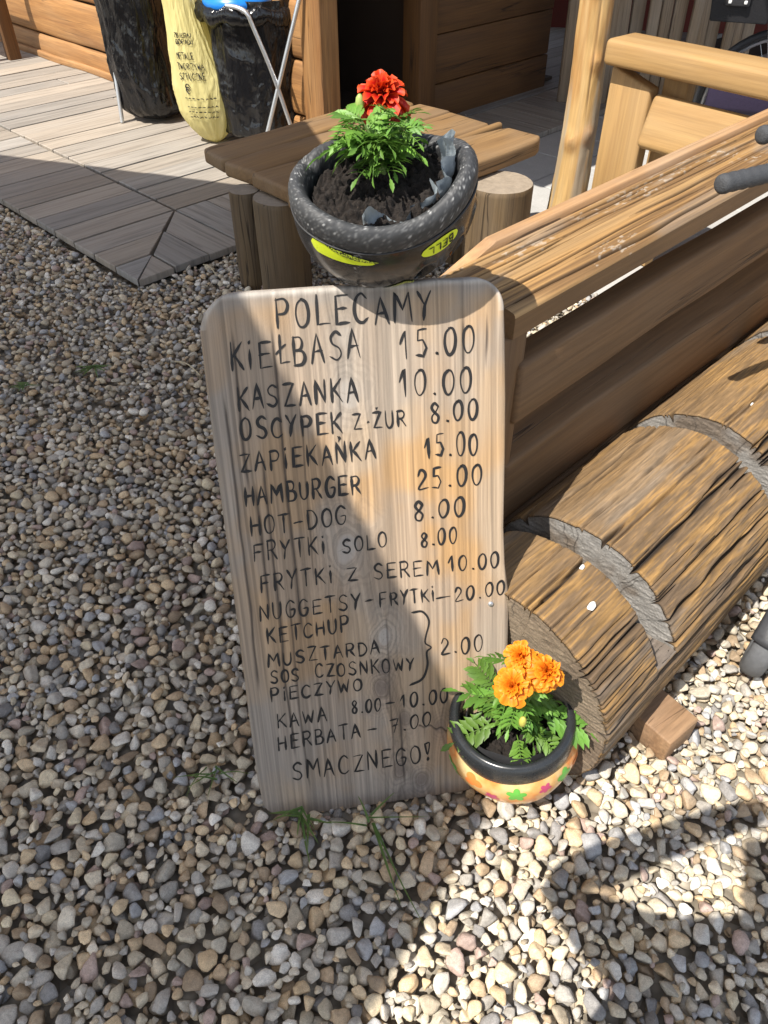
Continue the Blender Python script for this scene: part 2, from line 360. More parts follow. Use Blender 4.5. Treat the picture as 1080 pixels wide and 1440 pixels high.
def build_deck():
    V, F, C, G = [], [], [], []
    def board(poly, along, z=.03):                     # poly: corners (s,q), flat board with edges 26 mm deep
        k = len(poly); base = len(V); col = np.array([.40, .355, .30]) * rng.uniform(.62, .84) + np.array([.008, 0, -.008]) * rng.normal(); o = rng.uniform(0, 50, 2)
        z = z + rng.normal(0, .0012)
        for zz, ins in ((z - .028, 0), (z - .003, 0), (z, .003)):
            cen = np.mean(poly, 0)
            for p in poly:
                p2 = np.array(p) + (cen - p) / np.linalg.norm(cen - p) * ins
                V.append(SQ(p2[0], p2[1], zz)); C.append(col)
                l = p[0] if along == 's' else p[1]; a = p[1] if along == 's' else p[0]; G.append((l + o[0], a + o[1], 0))
        for r_ in range(2):
            for i in range(k): F.append((base + r_ * k + i, base + r_ * k + (i + 1) % k, base + (r_ + 1) * k + (i + 1) % k, base + (r_ + 1) * k + i))
        F.append(tuple(base + 2 * k + i for i in range(k)))
    W, gp, bw = .17, .009, .51
    # border along A (boards run along s, mitred end near the corner)
    q = DECK_Q
    while q > DECK_Q - 4.6:
        q1 = q - W; e0 = max(0, min(bw, DECK_Q - q)); e1 = min(bw, DECK_Q - q1)
        poly = [(DECK_S, q - gp / 2), (DECK_S, q1 + gp / 2), (DECK_S + e1, q1 + gp / 2), (DECK_S + e0, q - gp / 2)]
        if e0 < .003: poly = [poly[0], poly[1], poly[2]]
        else: poly = [poly[0], poly[1], (DECK_S + e1 - gp, q1 + gp / 2), (DECK_S + e0 - gp, q - gp / 2)]
        board(poly, 's'); q = q1
    s = DECK_S                                          # border along B (boards run along q)
    while s < DECK_S + 4.4:
        s1 = s + W; e0 = min(bw, s - DECK_S); e1 = min(bw, s1 - DECK_S)
        poly = [(s + gp / 2, DECK_Q), (s1 - gp / 2, DECK_Q), (s1 - gp / 2, DECK_Q - e1 + gp), (s + gp / 2, DECK_Q - e0 + gp)]
        if e0 < .003: poly = [poly[0], poly[1], poly[2]]
        board(poly, 'q'); s = s1
    q = DECK_Q - bw
    while q > DECK_Q - 5.5:                            # inner field
        q1 = q - W; s0 = DECK_S + bw + gp; e = DECK_S + 6; cut = s0 + rng.uniform(.7, 2.6)
        for a_, b_ in ((s0, cut - .003), (cut + .003, e)): board([(a_, q - gp / 2), (b_, q - gp / 2), (b_, q1 + gp / 2), (a_, q1 + gp / 2)], 's')
        q = q1
    me = bpy.data.meshes.new('deck'); me.from_pydata([tuple(p) for p in V], [], F); me.update()
    bm = bmesh.new(); bm.from_mesh(me); bmesh.ops.recalc_face_normals(bm, faces=bm.faces[:]); bm.to_mesh(me); bm.free()
    for an, arr in (('col', C), ('guv', G)):
        at = me.attributes.new(an, 'FLOAT_COLOR', 'POINT'); at.data.foreach_set('color', np.concatenate([np.array(arr), np.ones((len(arr), 1))], 1).astype(np.float32).ravel())
    me.materials.append(m_d); o = put(bpy.data.objects.new('wooden_deck', me)); tag(o, kind='structure')
    bm = bmesh.new()                                    # added dark sheet below, its colour stands in for shade in the gaps
    sheet('deck_underlay', [SQ(DECK_S + .02, DECK_Q - .02)[:2], SQ(DECK_S + 6, DECK_Q - .02)[:2], SQ(DECK_S + 6, DECK_Q - 6)[:2], SQ(DECK_S + .02, DECK_Q - 6)[:2]], -.004, M_gapshade)
build_deck()
# ---------------------------------------------------------------- menu board
BL, BR = gz(375, 1138), gz(713, 1095)
TLp = dep(278, 412, 1.112); 
bx = (BR - BL) / np.linalg.norm(BR - BL); by = TLp - BL; by -= bx * np.dot(by, bx); by /= np.linalg.norm(by); bz = np.cross(bx, by)
if bz[1] > 0: bz = -bz
BM = Matrix(((bx[0], by[0], bz[0], BL[0]), (bx[1], by[1], bz[1], BL[1]), (bx[2], by[2], bz[2], BL[2]), (0, 0, 0, 1)))
def bpt(u, v):                                          # point of the photograph -> (x, y) on the board's face
    p = on_plane(u, v, BL, bz) - BL; return np.array([p @ bx, p @ by])
left_px = [(281, 470), (288, 530), (302, 640), (318, 760), (335, 890), (350, 1010), (361, 1090), (372, 1137)]
right_px = [(710, 440), (711, 480), (712, 560), (711, 650), (709, 740), (711, 790), (717, 840), (716, 870), (714, 950), (713, 1050), (713, 1100)]
Lp = np.array([bpt(*p) for p in left_px]); Rp = np.array([bpt(*p) for p in right_px])
top_px = [(286, 440), (340, 412), (430, 406), (520, 401), (600, 395), (640, 391), (672, 391), (706, 400)]; Tp = np.array([bpt(*p) for p in top_px])
bot_px = [(374, 1141), (420, 1140), (520, 1125), (640, 1107), (713, 1094)]; Dp = np.array([bpt(*p) for p in bot_px])
def itp(x, P, ax=1):
    P = P[np.argsort(P[:, ax])]; return np.interp(x, P[:, ax], P[:, 1 - ax])
TH = .032
def build_board():
    ny, nx = 760, 380
    v = np.linspace(0, 1, ny)[:, None]; u = np.linspace(0, 1, nx)[None, :]
    # uneven sampling keeps the worn edge smooth
    x = None
    ym = .45
    ytop_mid, ybot_mid = 0.93, 0.0
    Y = np.repeat(v, nx, 1); U = np.repeat(u, ny, 0)
    # left / right limits at each height, then the top and bottom curves across
    y0 = Y * (itp(.22, Tp, 0)) ; xl = itp(y0, Lp); xr = itp(y0, Rp)
    X = xl * (1 - U) + xr * U
    top = itp(X, Tp[1:-1], 0); bot = itp(X, Dp, 0) - .012
    Yb = bot * (1 - Y) + top * Y
    # rounded corners
    for (cx, sgn, r, at) in ((0, 1, .062, 'top'), (1, -1, .050, 'top'), (0, 1, .03, 'bot')):
        pass
    hgt = top - Yb; lo = Yb - bot
    def corner(X, d, edge, side, r):
        k = np.clip(1 - d / r, 0, 1); return edge + side * r * (1 - np.sqrt(np.clip(1 - k * k, 0, 1)))
    xl2 = np.maximum(corner(X, hgt, xl, 1, .060), corner(X, lo, xl, 1, .028)); xr2 = np.minimum(corner(X, hgt, xr, -1, .048), xr)
    X = xl2 * (1 - U) + xr2 * U
    d = np.minimum(np.minimum(X - xl2, xr2 - X), np.minimum(hgt, lo + .02))
    bev = .007; wob = fbm(X * 30, Yb * 30, 5, 3) * .5 + .75
    k = np.clip(1 - d / (bev * wob), 0, 1); Z = -bev * .8 * (1 - np.sqrt(np.clip(1 - k * k, 0, 1)))
    X, Yb, Z, d = (a.ravel() for a in (X, Yb, Z, d)); hg = hgt.ravel()
    # ---- grain: straight lines of growth bent round the knots
    kn = [bpt(*p) for p in ((486, 476), (490, 556), (487, 770), (541, 896), (540, 940), (536, 968), (570, 1010), (563, 1082), (592, 1096), (620, 1020))]
    kr = [.016, .022, .026, .017, .014, .016, .013, .018, .014, .012]; ks = [.3, .5, .8, 1, .8, .8, .6, .8, .8, .5]
    G = X + .010 * (fbm(X * 3, Yb * 2.2, 3, 3) - .5); kd = np.zeros_like(X); ring = np.zeros_like(X)
    for (kx, ky), r, s_ in zip(kn, kr, ks):
        dx, dy = X - kx, (Yb - ky) * .62; e = np.exp(-(dx * dx + dy * dy) / (2 * (r * 1.6) ** 2))
        G = G + e * np.sign(dx) * r * .8 * np.exp(-np.abs(dx) / (r * 2)); a = np.sqrt(dx * dx + (Yb - ky) ** 2 * .7 + 1e-9)
        w = sstep(r * 1.1, r * .35, a + .006 * (fbm(X * 60, Yb * 60, 9, 2) - .5)); kd = np.maximum(kd, w * s_); ring = ring + np.exp(-(a / (r * 1.3)) ** 2) * np.sin(a * 700) * .5 * s_
    fine = fbm(G * 420, Yb * 5 + 7, 21, 3); band = fbm(G * 95, Yb * 1.1, 33, 3); wide = fbm(G * 14, Yb * 1.2, 41, 3); patch = fbm(X * 9, Yb * 6, 55, 4); sl = fbm(X * 6 + Yb * 2, Yb * 5 - X * 3, 77, 3)
    tan = np.array([.36, .245, .145]); org = np.array([.44, .245, .085]); gry = np.array([.29, .255, .22]); pale = np.array([.43, .345, .255])
    xn = (X - itp(Yb, Lp)) / .46
    col = mixc(tan, pale, sstep(.4, .72, wide) * .55)
    og = sstep(.44, .62, sl) * sstep(.30, .52, Yb) * (.35 + .65 * sstep(.1, .35, xn)); col = mixc(col, org, og * .62)
    gr = np.clip(sstep(.5, .68, patch) * .55 + sstep(.30, .12, Yb) * .28 + sstep(.12, .03, xn) * .45 + sstep(.035, .0, hg) * .8, 0, .9); col = mixc(col, gry, gr)
    col = mixc(col, np.array([.52, .48, .43]), sstep(.012, .003, d) * (hg < .05) * .6)
    lines = sstep(.50, .62, fbm(G * 150, Yb * .8 + 3, 61, 2)); col = col * (.66 + .68 * fine)[:, None] * (.80 + .36 * band)[:, None] * (1 - .20 * lines)[:, None]
    for (kx, ky), r, s_ in zip(kn, kr, ks):
        dx = X - kx; dy = (Yb - ky) * .62; wob_ = 1 + .7 * (fbm(X * 45, Yb * 32, int(kx * 1e4) % 97, 3) - .5); a = np.hypot(dx, dy) * wob_ / r
        hi = ky > .34; core = np.array([.36, .33, .30]) if hi else np.array([.13, .10, .085]); halo = np.array([.46, .43, .39]) if hi else np.array([.24, .20, .17])
        col = mixc(col, halo, np.exp(-(a / 1.5) ** 2) * .6 * s_); col = mixc(col, core, sstep(.75, .45, a) * .8 * s_)
        col = mixc(col, np.array([.075, .055, .045]), np.exp(-((a - .72) / .07) ** 2) * (.35 if hi else .8) * s_)
        col = col * (1 - .35 * s_ * np.exp(-(a / 1.9) ** 2) * (a > .8) * (np.sin(a * 15 + 3 * fbm(X * 30, Yb * 30, 5, 2)) > .2))[:, None]
        col = mixc(col, np.array([.06, .045, .035]), np.exp(-(np.abs(np.sin(np.arctan2(dy, dx) * 1.5 + kx * 40)) / .07) ** 2) * sstep(.7, .2, a) * .7 * s_)
    # ---- drying cracks
    crk = np.zeros_like(X)
    L = [(.045, .62, .93, 1.), (.105, .35, .93, .8), (.022, .25, .8, .9), (.070, .1, .70, .9), (.135, .45, .80, .5), (.055, .40, .66, .8), (.09, 0.02, .45, .6), (.255, .02, .40, .5), (.272, 0, .2, .9), (.395, .78, .93, 1.), (.430, .80, .93, .8), (.20, .6, .85, .35), (.315, .1, .35, .35), (.16, .2, .42, .4)]
    for k_, (cx, ya, yb, st) in enumerate(L):
        c0 = cx + itp(Yb, Lp) * .75 + .006 * (fbm(Yb * 7, Yb * 0 + k_, 90 + k_, 3) - .5); wd = .0019 * st + .0008 * fbm(Yb * 40, Yb * 0, k_, 2)
        crk = np.maximum(crk, np.exp(-((X - c0) / wd) ** 2) * sstep(ya, ya + .05, Yb) * sstep(yb, yb - .04, Yb + .03 * (yb > .9)) * min(1, st + .2))
    c2 = bpt(600, 1021); e2 = bpt(630, 1032); f = np.clip((X - c2[0]) / (e2[0] - c2[0] + .02), 0, 1)
    crk = np.maximum(crk, np.exp(-((Yb - c2[1] - (e2[1] - c2[1]) * f - .003 * np.sin(X * 300)) / (.0018 + .0015 * f)) ** 2) * (X > c2[0] - .015) * (X < c2[0] + .11))
    col = mixc(col, np.array([.055, .042, .034]), np.clip(crk, 0, 1) * .9)
    Z = Z - crk * .0022 - (.5 - fine) * .0007 * (d > .01)
    back = len(X); V = np.stack([X, Yb, Z], 1)
    # sides and back: the border loop pushed back by the plank's thickness
    loop = np.concatenate([np.arange(nx), np.arange(1, ny) * nx + nx - 1, (ny - 1) * nx + np.arange(nx - 2, -1, -1), np.arange(ny - 2, 0, -1) * nx])
    B = V[loop].copy(); B[:, 2] = -TH; F = grid_faces(ny, nx); n = len(loop)
    j = np.arange(n); j2 = (j + 1) % n; S_ = np.stack([loop[j2], loop[j], back + j, back + j2], -1)
    cen = B.mean(0)[None]; V = np.concatenate([V, B, cen]); S2 = np.stack([back + j2, back + j, np.full(n, back + n), np.full(n, back + n)], -1)
    Ft = [F[:, ::1], S_]; C = np.concatenate([col, np.tile([[.34, .29, .24]], (n + 1, 1))])
    o = mesh_np('board', V, np.concatenate(Ft), attr_wood('weathered_sign_plank', .72, (260, 5, 40), .25, .3), BM, menu, True, {'col': C})
    bm = bmesh.new(); bb = B.copy(); vs = [bm.verts.new(tuple(p)) for p in bb[::4]]; bm.faces.new(vs)
    o2 = mesh_bm('back', bm, M_slat, BM, menu)
    return o
menu = empty('menu_board', BL, 'tall weathered wooden menu board with handwritten food prices leaning on the fence end', 'menu board')
build_board()
# handwriting: strokes of a marker
GL = {
 'A': [[(0, 0), (.48, 1), (1, 0)], [(.2, .36), (.82, .4)]], 'B': [[(.08, 0), (.08, 1)], [(.08, 1), (.6, .98), (.78, .78), (.6, .56), (.1, .52)], [(.1, .52), (.75, .48), (.95, .25), (.7, .03), (.08, 0)]],
 'C': [[(.95, .84), (.6, 1), (.2, .82), (.03, .45), (.2, .1), (.6, 0), (.98, .14)]], 'D': [[(.1, 0), (.1, 1)], [(.1, 1), (.6, .95), (.97, .6), (.9, .25), (.5, .02), (.1, 0)]],
 'E': [[(.95, 1), (.1, .98), (.08, 0), (.98, .04)], [(.08, .52), (.8, .55)]], 'F': [[(.95, 1), (.1, .97), (.06, 0)], [(.08, .5), (.75, .54)]],
 'G': [[(.95, .84), (.55, 1), (.15, .78), (.03, .4), (.25, .05), (.65, 0), (.92, .2), (.95, .45), (.55, .44)]], 'H': [[(.08, 0), (.08, 1)], [(.92, 0), (.92, 1)], [(.08, .5), (.92, .54)]],
 'i': [[(.5, 0), (.5, .68)], [(.48, .95), (.54, 1.0)]], 'K': [[(.1, 0), (.08, 1)], [(.95, .98), (.12, .42)], [(.3, .55), (1, 0)]], 'L': [[(.12, 1), (.1, .02), (.95, .05)]],
 'Ł': [[(.35, 1), (.32, .02), (1, .06)], [(.02, .38), (.75, .66)]], 'M': [[(.02, 0), (.12, 1), (.5, .4), (.88, 1), (.98, 0)]], 'N': [[(.06, 0), (.08, 1), (.92, .02), (.94, 1)]],
 'O': [[(.5, 1), (.15, .82), (.03, .45), (.2, .08), (.52, 0), (.85, .15), (.97, .5), (.84, .86), (.5, 1)]], 'P': [[(.1, 0), (.08, 1)], [(.08, .98), (.65, 1), (.93, .78), (.7, .5), (.12, .46)]],
 'R': [[(.1, 0), (.08, 1)], [(.08, .98), (.65, 1), (.9, .78), (.66, .52), (.12, .48)], [(.45, .48), (1, 0)]], 'S': [[(.92, .88), (.55, 1), (.15, .82), (.25, .58), (.75, .42), (.9, .18), (.55, 0), (.04, .12)]],
 'T': [[(.5, 0), (.5, 1)], [(.02, .97), (1, 1)]], 'U': [[(.08, 1), (.1, .3), (.35, 0), (.7, .04), (.92, .35), (.93, 1)]], 'W': [[(.02, 1), (.25, 0), (.5, .7), (.76, 0), (1, 1)]],
 'Y': [[(.04, 1), (.5, .5)], [(.98, 1), (.5, .5), (.36, 0)]], 'Z': [[(.05, .97), (.93, 1), (.06, .02), (.97, .04)]], 'Ż': [[(.05, .97), (.93, 1), (.06, .02), (.97, .04)], [(.5, 1.22), (.56, 1.27)]],
 'I': [[(.5, 0), (.52, 1)]], 'J': [[(.6, 1), (.6, .2), (.3, 0), (.05, .15)]], 'X': [[(.05, 1), (.95, 0)], [(.95, 1), (.05, 0)]], 'V': [[(.02, 1), (.5, 0), (.98, 1)]], '=': [[(.1, .7), (.9, .7)], [(.1, .3), (.9, .3)]],
 '0': [[(.55, 1), (.18, .8), (.05, .4), (.22, .04), (.52, 0), (.84, .25), (.95, .65), (.8, .95), (.5, 1)]], '1': [[(.1, .55), (.62, 1), (.6, 0)]], '2': [[(.1, .72), (.35, 1), (.72, .92), (.78, .62), (.05, .03), (.95, .06)]],
 '5': [[(.92, 1), (.3, .96), (.22, .58), (.65, .6), (.9, .3), (.6, 0), (.08, .06)]], '7': [[(.05, .95), (.95, 1), (.4, 0)], [(.3, .48), (.8, .54)]],
 '8': [[(.85, .82), (.5, 1), (.18, .8), (.35, .58), (.8, .3), (.6, 0), (.2, .05), (.15, .32), (.6, .58), (.85, .82)]], '.': [[(.42, .04), (.58, .0), (.5, .06)]], '-': [[(.1, .42), (.95, .46)]],
 '·': [[(.42, .4), (.6, .42)]], '!': [[(.15, 1.0), (.45, .38), (.85, 1.02), (.2, 1.0)], [(.45, .05), (.6, .14), (.5, .22), (.38, .12), (.45, .05)]],
 'Ķ': [[(.1, 0), (.08, 1)], [(.95, .98), (.12, .42)], [(.3, .55), (1, 0)], [(.62, -.22), (.72, -.3), (.62, -.42)]]}
WID = {'i': .35, '.': .4, '1': .75, 'M': 1.2, 'W': 1.15, '-': .8, '·': .45, '!': .6}
LINES = [('POLECAMY', 389, 461, 608, 449, 40), ('KiEŁBASA', 325, 520, 506, 503, 39), ('15.00', 562, 503, 668, 495, 37), ('KASZANKA', 334, 576, 502, 563, 32), ('10.00', 562, 557, 664, 552, 36),
 ('OSCYPEĶ', 340, 618, 482, 608, 29), ('Z·ŻUR', 498, 604, 570, 599, 22), ('8.00', 606, 595, 672, 589, 27), ('ZAPiEKANKA', 339, 664, 528, 645, 27), ('15.00', 597, 643, 672, 639, 30), ('HAMBURGER', 345, 711, 507, 694, 26),
 ('25.00', 588, 689, 678, 680, 27), ('HOT-DOG', 352, 753, 487, 737, 25), ('8.00', 583, 732, 655, 724, 26), ('FRYTKi', 357, 789, 458, 778, 24), ('SOLO', 482, 778, 544, 769, 20), ('8.00', 592, 768, 643, 763, 21),
 ('FRYTKi', 367, 833, 468, 818, 23), ('Z', 489, 816, 503, 815, 17), ('SEREM', 526, 815, 617, 807, 21), ('10.00', 630, 802, 702, 798, 21), ('NUGGETSY-', 366, 873, 525, 853, 22), ('FRYTKi', 535, 853, 611, 844, 19), ('-', 613, 848, 634, 845, 18), ('20.00', 640, 846, 710, 835, 19),
 ('KETCHUP', 376, 906, 491, 887, 20), ('MUSZTARDA', 377, 937, 534, 918, 18), ('SOS', 381, 961, 421, 957, 17), ('CZOSNKOWY', 444, 953, 583, 942, 18), ('PiECZYWO', 381, 987, 509, 970, 18), ('KAWA', 391, 1023, 459, 1014, 18),
 ('8.00', 495, 1004, 536, 999, 18), ('-', 543, 996, 556, 995, 16), ('10.00', 563, 995, 630, 987, 19), ('HERBATA', 392, 1055, 507, 1036, 20), ('-', 518, 1035, 531, 1034, 18), ('7.00', 549, 1030, 607, 1019, 19), ('SMACZNEGO!', 412, 1097, 607, 1070, 24), ('2.00', 620, 920, 679, 916, 23)]
def ribbon(bm, P, wd, nrm, lift):
    """a flat inked stroke of varying width lying on a surface: P 3-D points, nrm the surface normals"""
    P = np.asarray(P); n = len(P)
    if n < 2: return
    T = np.gradient(P, axis=0); T /= np.linalg.norm(T, axis=1)[:, None] + 1e-12; N = np.broadcast_to(nrm, P.shape); Sd = np.cross(N, T)
    Sd /= np.linalg.norm(Sd, axis=1)[:, None] + 1e-12
    wv = wd * (.85 + .30 * np.sin(np.linspace(0, 5, n) + random.uniform(0, 6)) + random.uniform(-.15, .15)); wv[0] *= .7; wv[-1] *= .55
    P = np.concatenate([[P[0] - T[0] * wd * .5], P, [P[-1] + T[-1] * wd * .5]]); Sd = np.concatenate([Sd[:1], Sd, Sd[-1:]]); N = np.concatenate([N[:1], N, N[-1:]]); wv = np.concatenate([[wv[0] * .3], wv, [wv[-1] * .3]])
    P = P + N * (lift + random.uniform(0, .00025)); a = [bm.verts.new(tuple(p)) for p in P - Sd * wv[:, None] * .5]; b_ = [bm.verts.new(tuple(p)) for p in P + Sd * wv[:, None] * .5]
    for i in range(len(P) - 1): bm.faces.new((a[i], a[i + 1], b_[i + 1], b_[i]))
def letters(text, u0, v0, u1, v1, h, slant=-.07, jit=.05):
    """pixel polylines of one handwritten word"""
    ws = [WID.get(c, .9) for c in text]; gap = .42; tot = sum(ws) + gap * (len(ws) - 1); x = 0; out = []
    for c, wch in zip(text, ws):
        dx, dy = random.gauss(0, jit * .6), random.gauss(0, jit); sc = 1 + random.gauss(0, jit)
        for st in GL[c]:
            st = np.array(st, float); st = smooth_path(st, 5) if len(st) > 3 and c not in 'AEMNWZŻ7FK5' else smooth_lin(st)
            fx = (x + dx + st[:, 0] * wch) / tot; yy = (st[:, 1] * sc + dy * .5) * h
            out.append(np.stack([u0 + (u1 - u0) * fx + slant * yy, v0 + (v1 - v0) * fx - yy], 1))
        x += wch + gap
    return out
def smooth_lin(P, k=4):
    out = []
    for a, b_ in zip(P[:-1], P[1:]):
        for t_ in np.linspace(0, 1, k, endpoint=False): out.append(a + (b_ - a) * t_ + np.array([0, .012]) * math.sin(t_ * 3.14))
    out.append(P[-1]); return np.array(out)
for txt, u0, v0, u1, v1, h in LINES:
    bm = bmesh.new()
    for pl_ in letters(txt, u0, v0, u1, v1, h):
        ribbon(bm, [on_plane(p[0], p[1], BL, bz) for p in pl_], .0045 if h > 25 else .0039, bz, .0007)
    mesh_bm('price' if txt[0] in '0123456789' else 'dash' if txt == '-' else 'word', bm, M_ink, None, menu)
bm = bmesh.new()
br = smooth_path([(580, 861), (594, 860), (603, 873), (599, 893), (598, 904), (606, 910), (600, 917), (601, 935), (594, 954), (577, 963)], 6)
ribbon(bm, [on_plane(p[0], p[1], BL, bz) for p in br], .0046, bz, .0007)
mesh_bm('brace', bm, M_ink, None, menu)
pv, pf = lathe([(0, .0032), (.003, .003), (.0048, .0016), (.0052, 0), (.0052, -.004)], 20); sc_ = bpt(690, 849)
mesh_np('screw', pv, pf, M_chrome, BM @ Matrix.Translation((sc_[0], sc_[1], .0005)), menu)

# ---------------------------------------------------------------- the log bicycle rack
LR, LQ, LZ, LS0, LS1 = .226, -.457, .160, .787, 4.2
def build_log():
    root = empty('log_bike_rack', SQ(LS0, LQ, 0), 'thick weathered log lying on the gravel with wide saw slots cut across it', 'log')
    slots = [(.957, 1.021), (1.455, 1.520), (2.02, 2.085), (2.6, 2.665), (3.2, 3.265)]
    na = 760
    cr = []
    for k in range(100):
        s0 = rng.uniform(LS0 - .1, 2.4); cr.append((rng.uniform(-.5, 2.4), s0, s0 + rng.uniform(.08, .55), rng.choice([.0012, .002, .003, .0045], p=[.4, .3, .2, .1]), rng.uniform(0, 99)))
    cr += [(1.12, .96, 2.0, .0048, 3.), (.60, .98, 1.5, .0065, 8.), (.36, .9, 1.75, .005, 13.), (.20, .70, 1.6, .0042, 21.), (.78, .70, 1.1, .0035, 31.), (1.0, 1.45, 2.5, .0045, 41.), (.55, 1.5, 2.6, .004, 51.)]
    cr += [(rng.uniform(.3, 1.7), .70, .97, rng.choice([.0012, .0022]), rng.uniform(0, 99)) for _ in range(16)]
    def surf(s, th):
        """radius and colour of the log's skin at (s, th)"""
        ap = (th / (2 * np.pi)) * 64 % 64
        big = fbm(ap / 8, s * 1.1, 3, 3, 8) - .5; mid = fbm(ap, s * 4, 13, 4, 64) - .5; fine = fbm(ap * 6, s * 26, 23, 3, 384); fib = fbm(ap * 8, s * 9, 43, 4, 512)
        r = LR + .012 * big + .006 * mid + .0022 * (fine - .5) + .0028 * (fib - .5)
        hew = np.cos(np.floor(th / .36) * .36 + .18 - th); r = r * (.35 + .65 * (.97 + .03 * hew)) + .002
        ck = np.zeros_like(r)
        for t0, a, b_, wd, sd in cr:
            dth = (th - (t0 + .035 * (fbm(s * 5 + sd, s * 0 + sd, 7, 3) - .5) + .03 * (s - a)) + np.pi) % (2 * np.pi) - np.pi
            wl = wd * (.35 + 1.1 * lat(s * 14 + sd, s * 0, 3)) * np.clip(np.minimum(s - a, b_ - s) / .08, 0, 1)
            ck = np.maximum(ck, np.where(wl > 1e-5, np.exp(-(dth * LR / (wl + 1e-6)) ** 2), 0) * np.clip(wd / .003, .5, 1.3))
        r = r - .016 * np.clip(ck, 0, 1.3)
        gold = sstep(.46, .64, .45 * fbm(ap, s * 5, 63, 4, 64) + .55 * fbm(ap * 7, s * 20, 66, 3, 448)); dark = sstep(.5, .72, fbm(ap / 2, s * 2.2 + 9, 73, 4, 32)); gr = sstep(.55, .75, fbm(ap / 2, s * 2.5 + 40, 83, 3, 32))
        base = mixc(np.array([.155, .098, .050]), np.array([.29, .165, .055]), gold); base = mixc(base, np.array([.085, .062, .045]), dark * .42); base = mixc(base, np.array([.19, .17, .145]), gr * .5)
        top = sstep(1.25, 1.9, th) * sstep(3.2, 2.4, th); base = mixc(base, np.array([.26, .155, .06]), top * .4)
        base = base * (.6 + .8 * fib)[:, None] * (.65 + .7 * fine)[:, None]
        base = mixc(base, np.array([.022, .016, .012]), np.clip(ck, 0, 1) * .92)
        return r, base
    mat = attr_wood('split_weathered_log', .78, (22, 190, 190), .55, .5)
    V, C, F = [], [], []; off = 0
    def emit(s_rows, floor_rows=None):
        nonlocal off
        th = np.linspace(0, 2 * np.pi, na, endpoint=False) ; S2, T2 = np.meshgrid(s_rows, th, indexing='ij'); s, t_ = S2.ravel(), T2.ravel()
        r, c = surf(s, t_); y = r * np.cos(t_); z = r * np.sin(t_)
        return s, y, z, c
    # cut depth plane of the slots, local z and slope
    def cutz(y): return .062 + .004 * np.sin(y * 40)
    M = frame(SQ(0, LQ, LZ), BV)                       # local X = s, local Y = to the left (-q), Z up
    segs = [(LS0, slots[0][0])] + [(slots[i][1], slots[i + 1][0]) for i in range(len(slots) - 1)] + [(slots[-1][1], LS1)]
    def ring(s): return None
    allS = []
    for i, (a, b_) in enumerate(segs):
        n = int((b_ - a) / (.0036 if a < 1.9 else .014)) + 2; rows = np.linspace(a, b_, n); s, y, z, c = emit(rows)
        e = .004                                        # slightly worn arrises
        rr = np.repeat(np.minimum(rows - a, b_ - rows), na); k = np.clip(1 - rr / e, 0, 1); sh = 1 - k * k * .012; y, z = y * sh, z * sh
        V.append(np.stack([s, -y, z], 1)); C.append(c); F.append(grid_faces(n, na, True, off)); o0 = off; off += n * na
        # end faces: rings towards the heart, grey weathered saw cuts
        for row, s_, sg in ((0, a, -1), (n - 1, b_, 1)):
            base = slice(row * na, row * na + na); yb, zb = y[base], z[base]; nr = 70; q = np.linspace(1, .0, nr)[1:]
            Y2 = (q[:, None] * yb[None]).ravel(); Z2 = (q[:, None] * zb[None]).ravel(); ang = np.arctan2(Z2, Y2); rad = np.hypot(Y2, Z2)
            saw = fbm(Y2 * 60, Z2 * 400, 5 + i, 3); rg = np.sin(rad * 900 + 6 * fbm(Y2 * 12, Z2 * 12, 8, 3)); bl = fbm(Y2 * 14, Z2 * 14, 99 + i, 4)
            g = np.array([.25, .235, .215]) if not (i == 0 and sg < 0) else np.array([.19, .145, .10])
            cc = mixc(np.tile(g, (len(Y2), 1)), np.array([.13, .095, .065]), sstep(.45, .75, bl) * .85) * (.5 + .95 * saw)[:, None] * (1 + .16 * rg)[:, None]
            for kk in range(9):
                a0 = rng.uniform(-.3, 3.4); l = rng.uniform(.3, .9); dd = np.abs((ang - a0 - .12 * (fbm(rad * 30, rad * 0 + kk, kk, 2) - .5)) * rad)
                cc = mixc(cc, np.array([.03, .024, .02]), np.exp(-(dd / .0011) ** 2) * sstep(l, l + .12, rad / LR) * .9)
            V.append(np.stack([s_ + sg * .004 * (saw - .5) * np.clip((1 - rad / LR) * 20, 0, 1), -Y2, Z2], 1)); C.append(cc)
            idx = np.concatenate([np.arange(o0 + row * na, o0 + row * na + na)[None], off + np.arange((nr - 1) * na).reshape(nr - 1, na)]); jj = np.arange(na); j2 = (jj + 1) % na
            f = np.stack([idx[:-1][:, jj], idx[:-1][:, j2], idx[1:][:, j2], idx[1:][:, jj]], -1).reshape(-1, 4); F.append(f if sg < 0 else f[:, ::-1]); off += (nr - 1) * na
    # wood left below each slot
    for a, b_ in slots:
        rows = np.linspace(a - .004, b_ + .004, 14); s, y, z, c = emit(rows); cz = cutz(y) + .006 * (fbm(s * 60, y * 30, 5, 2) - .5); m_ = z > cz; z = np.where(m_, cz, z); y = y * .995; c[m_] = np.array([.15, .12, .095])
        V.append(np.stack([s, -y, z], 1)); C.append(c); F.append(grid_faces(14, na, True, off))
        # flat floor of the slot
        th = np.linspace(0, 2 * np.pi, na, endpoint=False); up = np.where(z.reshape(14, na)[7] > .05)[0]
        off += 14 * na
        xs = np.linspace(a - .003, b_ + .003, 10); ys = np.linspace(-.215, .215, 60); X2, Y2 = np.meshgrid(xs, ys, indexing='ij'); fz = .060 + .004 * fbm(X2 * 80, Y2 * 30, 3, 3)
        V.append(np.stack([X2.ravel(), Y2.ravel(), fz.ravel()], 1)); C.append(np.tile([[.16, .13, .10]], (600, 1)) * (.7 + .6 * fbm(X2.ravel() * 90, Y2.ravel() * 20, 4, 3))[:, None]); F.append(grid_faces(10, 60, False, off)); off += 600
